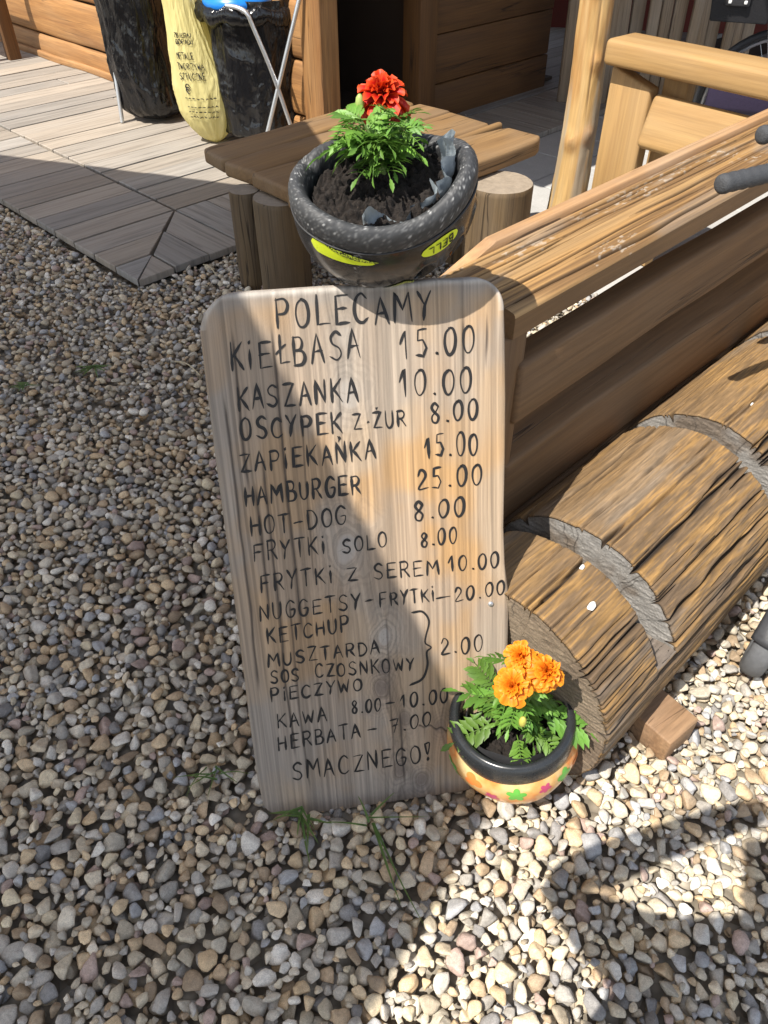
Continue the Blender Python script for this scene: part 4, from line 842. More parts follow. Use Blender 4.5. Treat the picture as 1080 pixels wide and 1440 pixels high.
# ---------------------------------------------------------------- low table on log legs
TZ = .42
table = empty('low_table', SQ(2.25, -2.3, 0), 'low wooden table of thick worn planks standing on round log legs', 'table')
def qof(u, v): return float(gz(u, v, TZ) @ NV)
def plank(name, s0, s1, q0, q1, live=0, z=TZ, th=.055):
    L, W_ = s1 - s0, abs(q1 - q0); nx, ny = 60, 14; bm = box_bm(L, W_ - .004, th, .014, 4)
    bmesh.ops.subdivide_edges(bm, edges=[e for e in bm.edges if abs(e.verts[0].co.x - e.verts[1].co.x) > L * .4], cuts=30, use_grid_fill=True); ph = random.uniform(0, 9)
    for v_ in bm.verts:
        x, y = v_.co.x, v_.co.y; v_.co.z += .002 * math.sin(x * 9 + ph)
        e = max(0, abs(x) - L / 2 + .05) / .05                     # softened ends
        if y > 0 and live == 1: v_.co.y += .020 * math.sin(x * 6.5 + 1.0) - .030 * max(0, x / L * 2) ** 3
        if live == 2 and y < 0: v_.co.y += .018 * math.sin(x * 5 + ph) 
        if live and e > 0: v_.co.y *= 1 - .22 * e * e
        v_.co.x += .010 * math.sin(y * 20 + ph)
    return mesh_bm(name, bm, M_seat, frame(SQ((s0 + s1) / 2, (q0 + q1) / 2, z - th / 2 + random.uniform(-.002, .002)), BV), table, True)
qs = [qof(285, 212) + .0, qof(311, 226), qof(344, 246), qof(395, 267) + .03, qof(765, 195) + .02]
sL = [float(gz(u, v, TZ) @ BV) for u, v in ((287, 213), (311, 226), (346, 248), (400, 272))]
plank('plank', sL[0], 2.80, qs[0] - .03, qs[1], 2); plank('plank', sL[1] + .01, 2.81, qs[1], qs[2]); plank('plank', sL[2] + .03, 2.80, qs[2], qs[3]); plank('plank', sL[3], 2.83, qs[3], -2.12); plank('plank', sL[3] + .06, 2.80, -2.12, qs[4] - .02, 1, TZ + .003, .065)
def log_leg(p, r, h, parent, seed):
    n, m = 40, 56; x = np.linspace(0, h, n); a = np.linspace(0, 2 * np.pi, m, endpoint=False); X, A = np.meshgrid(x, a, indexing='ij'); rr = r * (1 + .05 * (fbm(A.ravel() / 6.2832 * 8, X.ravel() * 3, seed, 3, 8) - .5) + .03 * (fbm(A.ravel() / 6.2832 * 32, X.ravel() * 2, seed + 3, 3, 32) - .5)); rr *= 1 - .03 * np.clip(1 - (h - X.ravel()) / .01, 0, 1)
    lg = mesh_np('leg', np.stack([X.ravel(), rr * np.cos(A.ravel()), rr * np.sin(A.ravel())], 1), grid_faces(n, m, True), M_leg, frame(p, (0, 0, 1), (1, .2, 0)), parent)
    top = rr[-m:]; nr = 12; q = np.linspace(1, 0, nr); V = np.stack([np.full(nr * m, h), np.outer(q, top * np.cos(a)).ravel(), np.outer(q, top * np.sin(a)).ravel()], 1); V[:, 0] += .0015 * (fbm(V[:, 1] * 80, V[:, 2] * 80, seed, 2) - .5)
    mesh_np('end_grain', V, grid_faces(nr, m, True), M_endgrain, frame(p, (0, 0, 1), (1, .2, 0)), lg, False)
for (u, v, r_, z_) in ((343, 266, .058, .362), (393, 276, .098, .362), (703, 256, .128, .352), (640, 235, .10, .36)):
    p = gz(u, v, z_); log_leg(np.array([p[0], p[1], -.03]), r_, z_ + .03, table, int(u))
for sq in ((2.55, -2.55),): p = SQ(*sq, -.03); log_leg(p, .10, .39, table, 77)

# ---------------------------------------------------------------- hut
WS, WQ = 2.885, -3.272
hut = empty('wooden_hut', SQ(4.5, -5.5, 0), 'orange brown timber hut with an open dark doorway behind the deck', 'hut')
def wall_log(name, L, h, z, M0, seed, mat):
    """one half-round wall timber: local X along the wall, Y outwards"""
    n, m = int(L / .05), 13; x = np.linspace(0, L, n); a = np.linspace(-np.pi / 2, np.pi / 2, m); X, A = np.meshgrid(x, a, indexing='ij'); X, A = X.ravel(), A.ravel(); wv = .012 * (fbm(X * 1.3, X * 0, seed, 3) - .5) * 2
    V = np.stack([X, .035 * np.abs(np.cos(A)) ** .5 + .02 + .004 * (fbm(X * 4, A, seed + 1, 2) - .5), z + h / 2 + (h / 2 - .004) * np.sin(A) * (1 + .0 * X) + wv * np.cos(A) ** 2 * .5 + wv * np.sin(A)], 1)
    return mesh_np(name, V, grid_faces(n, m)[:, ::-1], mat, M0, hut)
FM = frame(SQ(WS, WQ, 0), -NV, (0, 0, 1))                    # front wall: local X runs to the left along the deck
hts = [(.0, .17), (.17, .27), (.44, .26), (.70, .27), (.97, .27), (1.24, .27), (1.51, .27), (1.78, .27), (2.05, .27)]
Mf = FM
if (np.array(Mf)[:3, 1] @ BV) > 0:                           # outward normal must face the yard
    Mf = frame(SQ(WS, WQ, 0) - NV * 5.2, NV, (0, 0, 1))
for k, (z0, h) in enumerate(hts): wall_log('wall_log', 5.15, h, z0 + .012, Mf, 30 + k * 7, M_hut)
bm = box_bm(5.2, .03, 2.35, 0, 1); mesh_bm('wall_backing', bm, M_hutdark, frame(SQ(WS + .02, WQ - 2.6, 1.175), NV), hut)
bm = box_bm(4.6, .035, .045, .01, 3); bmesh.ops.subdivide_edges(bm, edges=[e for e in bm.edges if abs(e.verts[0].co.x - e.verts[1].co.x) > 2], cuts=40, use_grid_fill=True)
for v_ in bm.verts: v_.co.y += .012 * math.sin(v_.co.x * 3.1) + .006 * math.sin(v_.co.x * 9)
mesh_bm('base_trim', bm, M_hut, frame(SQ(WS - .065, WQ - 2.7, .05), NV), hut, True)
q440 = float(on_plane(440, 100, SQ(WS, WQ), BV) @ NV); wp = WQ - q440
mesh_bm('corner_post', box_bm(2.4, wp + .02, .12, .006, 2), M_hut, frame(SQ(WS - .005, WQ - wp / 2 + .005, 1.2), (0, 0, 1), tuple(BV)), hut, True)
def s_on(u, v): return float(on_plane(u, v, SQ(WS, WQ), NV) @ BV)
sd0, sd1, sd2 = s_on(583, 100), s_on(607, 100), s_on(775, 60)
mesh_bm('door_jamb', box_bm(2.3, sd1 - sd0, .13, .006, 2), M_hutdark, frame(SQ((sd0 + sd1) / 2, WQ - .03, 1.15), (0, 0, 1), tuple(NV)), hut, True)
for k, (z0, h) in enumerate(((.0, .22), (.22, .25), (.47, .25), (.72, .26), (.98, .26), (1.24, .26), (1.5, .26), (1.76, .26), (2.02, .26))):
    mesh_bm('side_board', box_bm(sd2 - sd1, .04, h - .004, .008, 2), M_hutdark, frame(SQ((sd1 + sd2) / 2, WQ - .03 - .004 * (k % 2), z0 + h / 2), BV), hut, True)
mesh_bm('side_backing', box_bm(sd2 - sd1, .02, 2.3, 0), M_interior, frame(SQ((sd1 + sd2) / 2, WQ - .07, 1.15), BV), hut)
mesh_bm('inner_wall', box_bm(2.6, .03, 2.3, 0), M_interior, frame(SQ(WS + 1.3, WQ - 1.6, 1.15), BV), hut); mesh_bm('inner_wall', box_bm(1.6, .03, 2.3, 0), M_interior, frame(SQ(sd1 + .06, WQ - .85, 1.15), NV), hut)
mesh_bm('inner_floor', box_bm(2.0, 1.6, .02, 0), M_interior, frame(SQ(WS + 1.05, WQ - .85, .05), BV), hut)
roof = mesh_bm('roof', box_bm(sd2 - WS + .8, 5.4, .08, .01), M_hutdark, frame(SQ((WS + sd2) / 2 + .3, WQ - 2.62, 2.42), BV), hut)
mesh_bm('added_awning', box_bm(4.6, 1.16, .05, .006), M_hutdark, frame(SQ(1.80 + 2.3, WQ + .40, 2.34), BV), hut)  # unseen awning added to cast the shade on the paving
mesh_bm('added_awning_post', box_bm(2.34, .09, .09, .008), M_post, frame(SQ(sd2 + .5, WQ + .9, 1.17), (0, 0, 1)), hut, True)
# ---------------------------------------------------------------- waste bags on tubular stands
def aty(u, v, y): r = ray(u, v); return CAM + r * (y / r[1])
def bag(name, base, wx, wy, h, seed, mat, lean=(0, 0), yaw=0.0, neck=.8, parent=None, tag_=None, belly=.12, low=.16, notch=()):
    """a hanging film bag: pleated at the top, bulging and creased below"""
    n, m = 150, 220; t_ = np.linspace(0, 1, n); a = np.linspace(0, 2 * np.pi, m, endpoint=False); T_, A = np.meshgrid(t_, a, indexing='ij'); T_, A = T_.ravel(), A.ravel(); ap = A / 6.2832
    prof = np.where(T_ < low, np.sqrt(np.clip(1 - ((low - T_) / low) ** 2, 0, 1)) * .94 + .06, 1) * (1 - (1 - neck) * sstep(.25, 1, T_)) * (1 + belly * np.exp(-((T_ - .3) / .2) ** 2))
    tw = A + .5 * (fbm(ap * 4, T_ * 2.2, seed, 2, 4) - .5); tp = tw / 6.2832
    pleat = (1 - 2 * np.abs(fbm(tp * 15 + 15, T_ * .6, seed + 3, 2, 15) - .5)) ** 3 - .55; cr = (1 - 2 * np.abs(fbm(tp * 14 + 14 , T_ * 5 + np.sin(tw * 3) * .6, seed + 5, 4, 14) - .5)) ** 4 - .4; big = fbm(tp * 5 + 5, T_ * 2.4, seed + 8, 3, 5) - .5
    r = prof * (1 + .10 * pleat + .05 * cr * (1.25 - T_) + .14 * big)
    X, Y = wx / 2 * r * np.cos(A), wy / 2 * r * np.sin(A); Z = T_ * h + .012 * (fbm(ap * 6, T_ * 0, seed + 9, 2, 6) - .5)
    X = X + lean[0] * T_ + .02 * (fbm(T_ * 3, T_ * 0, seed + 11, 2) - .5); Y = Y + lean[1] * T_
    V = np.stack([X, Y, Z], 1); V = np.concatenate([V, [[0, 0, 0.004]]]); F = grid_faces(n, m, True); j = np.arange(m); F = np.concatenate([F, np.stack([(j + 1) % m, j, np.full(m, n * m), np.full(m, n * m)], -1)])
    M = Matrix.Translation(Vector(tuple(base))) @ Matrix.Rotation(yaw, 4, 'Z'); return mesh_np(name, V, F, mat, M, parent), M, V[:-1].reshape(n, m, 3)
def film(name, col, rough, trans=0.0):
    m, t, b = new_mat(name); n1 = noise(t, coords(t, (1, 1, .45)), 22, 5, .6, .6); n2 = noise(t, coords(t, (1, 1, .25)), 60, 4, .6, .4)
    b.inputs['Base Color'].default_value = (*col, 1); t.links.new(mixrgb(t, n1, tuple(x * .85 for x in col), tuple(x * 1.1 for x in col)), b.inputs['Base Color']); b.inputs['Roughness'].default_value = rough
    r1 = mathn(t, 'ABSOLUTE', mathn(t, 'SUBTRACT', noise(t, coords(t, (1, 1, .14)), 13, 3, .5, .8), .5)); r2 = mathn(t, 'ABSOLUTE', mathn(t, 'SUBTRACT', noise(t, coords(t, (1, 1, .3)), 30, 3, .5, .8), .5))
    bump(t, b, mathn(t, 'ADD', r1, mathn(t, 'MULTIPLY', r2, .25)), .6, .04)
    if trans:
        tr = nd(t, 'ShaderNodeBsdfTranslucent'); tr.inputs[0].default_value = (*col, 1); mx = nd(t, 'ShaderNodeMixShader'); mx.inputs[0].default_value = trans; t.links.new(b.outputs[0], mx.inputs[1]); t.links.new(tr.outputs[0], mx.inputs[2]); t.links.new(mx.outputs[0], t.nodes['Material Output'].inputs[0])
    return m
M_bagb = film('black_film', (.007, .007, .008), .16); M_bagy = film('yellow_film', (.84, .75, .34), .3, .4)
g1_ = gz(222, 168, .03); b1, _, _ = bag('trash_bag', g1_ - np.array([0, -.05, .0]), .40, .34, .98, 3, M_bagb, (-.03, .0), .3, 1.0, belly=.02, low=.10); tag(b1, 'shiny black bin bag hanging alone at the left of the row by the hut wall', 'trash bag', 'bin bags by the hut')
g2_ = gz(299, 206, .03); yb, YM, YV = bag('trash_bag', g2_ - np.array([-.0, -.10, 0]), .29, .24, .70, 11, M_bagy, (-.075, .03), .2, .66, belly=.10, low=.42); tag(yb, 'pale yellow translucent bin bag printed with black recycling text between two black bags', 'trash bag', 'bin bags by the hut')
g3_ = gz(366, 199, .05); b3, _, _ = bag('trash_bag', g3_ - np.array([0, -.14, 0]), .48, .40, .66, 23, M_bagb, (.0, .0), -.2, 1.06, belly=.0, low=.08); tag(b3, 'wide black bin bag hanging under a bright blue lid beside the doorway post', 'trash bag', 'bin bags by the hut')
# print on the yellow bag, laid on its surface
def ypt(x, z):                                           # x metres to the right of the print centre, z up
    zi = int(np.clip(z / .70, 0, .999) * (YV.shape[0] - 1)); a = -math.pi / 2 - .2 + x / .15; ai = int((a % (2 * math.pi)) / (2 * math.pi) * YV.shape[1]) % YV.shape[1]; p = YV[zi, ai]; nrm = np.array([math.cos(a), math.sin(a), 0]); return p + nrm * .004, nrm
for txt, z, h, x0, x1 in (('METALE', .425, .030, -.075, .03), ('TWORZYWA', .378, .030, -.085, .075), ('SZTUCZNE', .332, .030, -.085, .065), ('ZBIERAJ', .52, .020, -.07, .05), ('ODPADY', .49, .020, -.065, .055)):
    bm = bmesh.new(); n_ = len(txt); cw = (x1 - x0) / n_
    for k, ch in enumerate(txt):
        for st in GL[ch]:
            st = smooth_lin(np.array(st, float), 3); pp = [ypt(x0 + cw * (k + .82 * s_[0]), z + h * s_[1]) for s_ in st]
            ribbon(bm, [p for p, _ in pp], .0065 if h > .03 else .004, np.array([0, -1., .0]), .002)
    mesh_bm('printed_word', bm, M_ink, YM, yb)
for z in (.245, .205, .18, .155):
    bm = bmesh.new()
    for x in np.arange(-.08, .08, .022): 
        pp = [ypt(x + d_, z + random.uniform(-.002, .002)) for d_ in (0, .006, .013)]; ribbon(bm, [p for p, _ in pp], .006, np.array([0, -1., 0]), .002)
    mesh_bm('printed_line', bm, M_ink, YM, yb)
bm = bmesh.new()
for zz in (.285, .30):
    pp = [ypt(-.05 + .012 * math.cos(a), zz + .014 * math.sin(a)) for a in np.linspace(0, 5, 9)]; ribbon(bm, [p for p, _ in pp], .006, np.array([0, -1., 0]), .002)
mesh_bm('printed_symbol', bm, M_ink, YM, yb)
def lid(parent, c, rx, ry):
    V, F = lathe(smooth_path([(.0, .045), (.5, .042), (.85, .03), (1.0, .004), (1.0, -.02), (.94, -.03)], 5), 56); V[:, 0] *= rx; V[:, 1] *= ry
    return mesh_np('lid', V, F, plain('blue_plastic_lid', (.012, .19, .62), .3, 0, .1, .05, 30), Matrix.Translation(Vector(tuple(c))), parent)
y3 = g3_[1] + .02
st = empty('bag_stand', (g3_[0], y3, 0), 'white tubular folding bag stand with crossed legs and a blue lid beside the doorway', 'bin stand', 'folding bag stands')
yt = g3_[1] - .13; lidc = aty(333, -2, yt + .22); lid(st, lidc, .17, .17)
yt = g3_[1] - .13; f1, f2 = aty(373.5, 197, yt), aty(416, 197, yt)
tA = aty(424, -14, yt); ring_z = .665
tubes('tube_leg', [(smooth_path([f1, f1 * .5 + tA * .5, tA], 6), .011)], M_chrome, st); tubes('tube_leg', [(smooth_path([f2, aty(385, 108, yt), aty(356, 38, yt), aty(347, 19, yt), aty(334, 11, yt + .02), aty(318, 8, yt + .05)], 6), .011)], M_chrome, st)
rg_ = np.linspace(0, 2 * np.pi, 40); ringc = np.array([g3_[0], g3_[1] + .14, ring_z]); tubes('ring', [(np.stack([ringc[0] + .255 * np.cos(rg_), ringc[1] + .22 * np.sin(rg_), np.full(40, ringc[2])], 1), .010)], M_chrome, st)
for dx in (-.22, .22): tubes('tube_leg', [(np.array([[g3_[0] + dx, g3_[1] + .42, .04], [g3_[0] + dx * .9, g3_[1] + .36, ring_z]]), .011)], M_chrome, st)
V, F = tube_arr(np.stack([ringc[0] + .262 * np.cos(rg_), ringc[1] + .225 * np.sin(rg_), ring_z - .02 + .012 * np.sin(rg_ * 9)], 1), .026 + .008 * np.sin(rg_ * 13), 10, False, 1.5); mesh_np('bag_cuff', V, F, M_bagb, None, b3)
st2 = empty('bag_stand', (g1_[0], g1_[1], 0), 'tubular bag stand mostly hidden behind the leftmost black bag', 'bin stand', 'folding bag stands')
q1 = gz(172, 172, .035)
tubes('tube_leg', [(np.array([q1, q1 + np.array([.02, .06, .5]), aty(163, -25, q1[1] + .1)]), .012)], M_chrome, st2); tubes('tube_leg', [(np.array([q1 + np.array([.42, .25, 0]), q1 + np.array([.36, .25, .98])]), .011)], M_chrome, st2)
c1 = np.array([g1_[0] - .02, g1_[1] + .05, 1.0]); tubes('ring', [(np.stack([c1[0] + .20 * np.cos(rg_), c1[1] + .18 * np.sin(rg_), np.full(40, c1[2])], 1), .010)], M_chrome, st2)
# post with a short bench end at the far left of the deck
pl0 = gz(4, 88, .03); pst = empty('wooden_bench', pl0, 'dark brown wooden bench end on the deck at the far left of the hut wall', 'bench')
mesh_bm('leg', box_bm(.62, .07, .09, .006, 2), M_hutdark, frame(pl0 + np.array([.05, .10, .31]), (0, 0, 1), tuple(BV)), pst, True); mesh_bm('leg', box_bm(.40, .06, .08, .006, 2), M_fence, frame(gz(-2, 86, .03) + np.array([-.04, -.02, .2]), (0, 0, 1), tuple(BV)), pst, True)
mesh_bm('seat', box_bm(1.3, .34, .045, .008, 2), M_hutdark, frame(pl0 + np.array([-.60, .42, .60]), NV), pst, True)

# ---------------------------------------------------------------- pale timber fence running away from the rail, with its log post
D2 = np.array([math.sin(R(139)), math.cos(R(139)), 0]); N2 = np.array([D2[1], -D2[0], 0]); N2 = N2 if N2 @ BV < 0 else -N2     # N2 faces the yard
RS = gz(852, 52, .80) ; P0 = RS.copy(); P0[2] = 0
fen2 = empty('pale_fence', P0, 'pale yellow plank fence with a thick top rail crossing behind the cracked plank', 'fence')
def fpt(u, v, back=0.0): return on_plane(u, v, RS - N2 * back, N2)
a_ = fpt(852, 84); b_ = fpt(852, 50); zt = b_[2]
mesh_bm('rail', box_bm(1.9, .17, .085, .018, 3), M_pale, frame(RS + D2 * .95 - N2 * .085 + np.array([0, 0, -.045]), D2), fen2, True)
tl = fpt(872, 96, .05); br_ = fpt(898, 190, .05); c_ = fpt(868, 200, .05)
wv = np.linalg.norm((fpt(903, 180, .05) - fpt(845, 180, .05))[:2]); bmv = box_bm(.70, wv, .06, .008, 2)
for v_ in bmv.verts:
    if v_.co.x > .3: v_.co.x -= .07 * max(0, -(v_.co.y) / wv + .2) 
mid = fpt(874, 180, .05); mesh_bm('upright', bmv, M_pale, frame(np.array([mid[0], mid[1], .355]) - N2 * .03, (0, 0, 1), tuple(N2)), fen2, True)
mesh_bm('upright', box_bm(.70, .10, .06, .008, 2), M_pale, frame(np.array([mid[0], mid[1], .355]) - N2 * .10 + D2 * .14, (0, 0, 1), tuple(N2)), fen2, True)
l0 = fpt(900, 172, .02); lh = .18; mesh_bm('rail', box_bm(1.7, .07, lh, .022, 3), M_pale, frame(l0 + D2 * .86 - N2 * .035, D2, tuple(np.array([0, 0, 1]) + N2 * -.35)), fen2, True)
mesh_bm('upright', box_bm(.72, .09, .09, .008, 2), M_pale, frame(P0 + D2 * 1.7 - N2 * .05 + np.array([0, 0, .36]), (0, 0, 1), tuple(N2)), fen2, True)
def log_post():
    n, m = 150, 90; H_ = 2.1; z = np.linspace(0, H_, n); a = np.linspace(0, 2 * np.pi, m, endpoint=False); Zg, A = np.meshgrid(z, a, indexing='ij'); Zr, Ar = Zg.ravel(), A.ravel(); ap = Ar / 6.2832
    base = gz(792, 330, 0); base = base * np.array([1, 1, 0]); top_dir = np.array([.02, .0])
    r = .074 - .012 * Zr + .03 * np.exp(-Zr / .12) + .010 * (fbm(ap * 6, Zr * 4, 3, 3, 6) - .5) + .006 * (fbm(ap * 20, Zr * 10, 5, 3, 20) - .5)
    col = mixc(np.array([.52, .33, .13]), np.array([.40, .22, .075]), sstep(.4, .65, fbm(ap * 10, Zr * 3, 13, 4, 10))); col = mixc(col, np.array([.34, .31, .25]), sstep(.55, .7, fbm(ap * 9 + 3, Zr * 2.5, 23, 4, 9)) * .7); col = mixc(col, np.array([.58, .41, .20]), sstep(.5, .75, fbm(ap * 16, Zr * 2, 43, 3, 16)) * .5)
    for (a0, z0) in ((4.4, .96), (4.1, .43), (5.0, .46), (4.75, 1.3), (2, .8), (4.9, .72)):
        da = ((Ar - a0 + np.pi) % (2 * np.pi) - np.pi) * .07; d = np.hypot(da, (Zr - z0) * .8); r = r + .013 * np.exp(-(d / .024) ** 2); col = mixc(col, np.array([.16, .08, .035]), np.exp(-(d / .009) ** 2) * .9); col = mixc(col, np.array([.40, .19, .06]), np.exp(-((d - .022) / .012) ** 2) * .5)
    ck = np.exp(-((((Ar - 4.55 - .25 * fbm(Zr * 3, Zr * 0, 9, 2)) + np.pi) % (2 * np.pi) - np.pi) / .03) ** 2) * sstep(.5, .6, Zr) * sstep(1.5, 1.3, Zr); r -= .006 * ck; col = mixc(col, np.array([.09, .05, .025]), ck * .8)
    V = np.stack([Zr, base[0] * 0 + r * np.cos(Ar) + .012 * np.sin(Zr * 4) - .01, r * np.sin(Ar) + .012 * np.sin(Zr * 3 + 1)], 1)
    M = Matrix(((0, 1, 0, base[0]), (0, 0, 1, base[1]), (1, 0, 0, -.03), (0, 0, 0, 1)))
    o = mesh_np('log_post', V, grid_faces(n, m, True), attr_wood('peeled_log', .6, (5, 130, 130), .35, .4), M, None, True, {'col': col}); return tag(o, 'peeled round log post with knots standing at the end of the pale fence', 'post')
log_post()

# ---------------------------------------------------------------- upright laths stacked behind the post
sb = gz(782, 150, 0); dirx = np.array([.985, -.17, 0])
def lath(L, W_, Tk):
    bm = box_bm(L, W_, Tk, .004, 1); ph = random.uniform(0, 9)
    return bm
x = 0; lath_o = []
for k in range(15):
    W_ = rng.uniform(.058, .085); h = rng.uniform(1.7, 2.2); p = sb + dirx * (x + W_ / 2) + np.array([0, .035 * (k % 3) + .02 * rng.random(), 0]); tilt = rng.normal(0, .012) - .01
    o = mesh_bm('lath', lath(h, W_ - .004, .03), M_slat, frame(p + np.array([.10 * 0 + tilt * h / 2, .05, h / 2 + .0]), (tilt, .06, 1), (0, -1, .05)), None, True)
    tag(o, 'upright grey brown lath leaning in the row of laths behind the log post', 'lath', 'laths stacked upright beside the hut'); x += W_ + .004
# dark red wall far behind
bld = empty('red_building', (4.75, 7.1, 0), 'dark red building in the upper right behind the bicycle', 'building')
mesh_bm('wall', box_bm(7, .2, 3.2, 0), plain('dark_red_render', (.16, .032, .022), .85, 0, .2, .3, 20), frame((4.75, 7.1, 1.6), (.985, -.17, 0)), bld)
mesh_bm('added_porch_roof', box_bm(5.4, 4.6, .06, .01), M_hutdark, Matrix.Translation((3.45, 4.95, 2.6)), bld)  # unseen roof added to shade the bicycle, laths and ground behind the fence
mesh_bm('added_porch_post', box_bm(2.6, .1, .1, .008), M_post, frame((5.9, 3.0, 1.3), (0, 0, 1)), bld, True)

# ---------------------------------------------------------------- parked bicycle with a black basket
bk = aty(1075, 175, 3.95); BKD = np.array([.93, -.36, 0.]); BKD /= np.linalg.norm(BKD); BKN = np.array([-BKD[1], BKD[0], 0]); hub = np.array([bk[0], bk[1], .34])
bike = empty('bicycle', (hub[0], hub[1], 0), 'dark parked bicycle with a black rear basket and red reflector behind the pale fence', 'bicycle')
def wheel(c, r_):
    a = np.linspace(0, 2 * np.pi, 49); ringp = lambda rr: np.stack([c[0] + rr * np.cos(a) * BKD[0], c[1] + rr * np.cos(a) * BKD[1], c[2] + rr * np.sin(a)], 1)
    ty = tubes('wheel', [(ringp(r_), .018)], M_black, bike, 10); tubes('rim', [(ringp(r_ - .024), .009)], M_chrome, ty, 8)
    tubes('spokes', [(np.array([c + BKN * .02 * (-1) ** k, c + (r_ - .03) * (math.cos(k * .3307) * BKD + math.sin(k * .3307) * np.array([0, 0, 1]))]), .0014) for k in range(19)], M_chrome, ty, 5)
wheel(hub, .33); wheel(hub + BKD * 1.05, .33)
Zu = np.array([0, 0, 1.]); bbk = hub + BKD * .43 - Zu * .05; seat_t = hub + BKD * .26 + Zu * .50; head = hub + BKD * .86 + Zu * .50
M_frame = plain('black_bike_paint', (.015, .015, .017), .35, 0, .1, 0, 20)
tubes('frame', [(np.array(s_), .014) for s_ in ((hub, bbk), (bbk, seat_t), (hub, seat_t), (bbk, head), (seat_t, head), (head, hub + BKD * 1.05))], M_frame, bike)
tubes('rear_rack', [(np.array(s_), .006) for s_ in ((hub + BKN * .07, hub - BKD * .12 + Zu * .40 + BKN * .06), (hub - BKN * .07, hub - BKD * .12 + Zu * .40 - BKN * .06), (hub - BKD * .30 + Zu * .40 + BKN * .06, hub + BKD * .25 + Zu * .40 + BKN * .06), (hub - BKD * .30 + Zu * .40 - BKN * .06, hub + BKD * .25 + Zu * .40 - BKN * .06), (hub - BKD * .30 + Zu * .40 - BKN * .06, hub - BKD * .30 + Zu * .40 + BKN * .06))], M_chrome, bike)
mesh_bm('saddle', box_bm(.26, .15, .07, .03, 3), M_black, frame(hub + BKD * .22 + Zu * .62, BKD), bike, True)
tubes('handlebar', [(smooth_path([head + Zu * .15 - BKN * .3 - BKD * .1, head + Zu * .16, head + Zu * .15 + BKN * .3 - BKD * .1], 6), .012)], M_frame, bike)
bc = hub - BKD * .24 + Zu * .37; bm = bmesh.new()
def quad_panel(bm, pts, th=.008):
    P = np.array(pts, float); nrm = np.cross(P[1] - P[0], P[3] - P[0]); nrm /= np.linalg.norm(nrm); a = [bm.verts.new(tuple(p + nrm * th / 2)) for p in P]; b2 = [bm.verts.new(tuple(p - nrm * th / 2)) for p in P]; bm.faces.new(a); bm.faces.new(b2[::-1])
    for i in range(4): bm.faces.new((a[i], b2[i], b2[(i + 1) % 4], a[(i + 1) % 4]))
def cor(sx, sy, z, k): return bc + BKD * sx * .17 * k + BKN * sy * .16 * k + Zu * z
lo = [cor(*c_, .0, .68) for c_ in ((-1, -1), (1, -1), (1, 1), (-1, 1))]; hi = [cor(*c_, .24, .86) for c_ in ((-1, -1), (1, -1), (1, 1), (-1, 1))]
quad_panel(bm, lo)
for i in range(4): quad_panel(bm, [lo[i], lo[(i + 1) % 4], hi[(i + 1) % 4], hi[i]])
M_mesh = plain('black_woven_mesh', (.009, .009, .011), .6, 0, .6, .7, 260)
bs = mesh_bm('basket', bm, M_mesh, None, bike); tubes('basket_rim', [(np.array([hi[i], hi[(i + 1) % 4]]), .010) for i in range(4)], M_black, bs)
rc = (lo[0] + lo[1] + hi[0] + hi[1]) / 4 - BKN * .012 - Zu * .01; rpl = mesh_bm('reflector_plate', box_bm(.10, .012, .10, .006, 2), M_black, frame(rc - BKD * .02, BKD), bike, True)
mesh_bm('red_tab', box_bm(.035, .014, .06, .012, 3), plain('red_reflector', (.5, .03, .04), .3, 0, .1, 0, 20), frame(rc + Zu * .075 - BKD * .02, BKD), rpl, True)
for sx in (-1, 1):
    for sz in (-1, 1): mesh_bm('bolt', box_bm(.014, .010, .014, .004, 2), plain('white_bolt_head', (.75, .75, .73), .4, 0, .05, 0, 20), frame(rc - BKD * .02 + BKD * sx * .032 + Zu * sz * .034 - BKN * .008, BKD), rpl, True)
mesh_bm('pannier', box_bm(.30, .11, .22, .03, 3), plain('purple_pannier_cloth', (.022, .014, .04), .75, 0, .3, .4, 90), frame(hub - BKD * .14 - BKN * .13 + Zu * .13, BKD), bike, True)

# ---------------------------------------------------------------- pushchair reaching in from the right
h1 = dep(1015, 259, 1.32); h1b = dep(1095, 240, 1.37); hd_ = (h1b - h1) / np.linalg.norm(h1b - h1); wc = dep(1084, 893, 1.635)
chair = empty('pushchair', (1.15, 1.25, 0), 'pushchair with grey foam handles and a scuffed black wheel standing beside the log', 'pushchair')
h2 = gz(1072, 190, .95); h2b = h2 + hd_ * .13
for a_, b_ in ((h1, h1b), (h2, h2b)):
    P = np.array([a_ + (b_ - a_) * t_ for t_ in np.linspace(0, 1, 24)]); P = np.concatenate([[P[0] - hd_ * .006, P[0] - hd_ * .004], P]); rr = np.concatenate([[.008, .0135], np.full(24, .0165) + .0006 * np.sin(np.linspace(0, 40, 24))]); mesh_np('grip', *tube_arr(P, rr, 28), M_grip, None, chair)
    e = b_ + hd_ * .05; tubes('push_tube', [(smooth_path([b_ - hd_ * .01, e, e + np.array([.10, -.01, -.14]), e + np.array([.38, -.08, -.62])], 8), .011)], M_frame, chair)
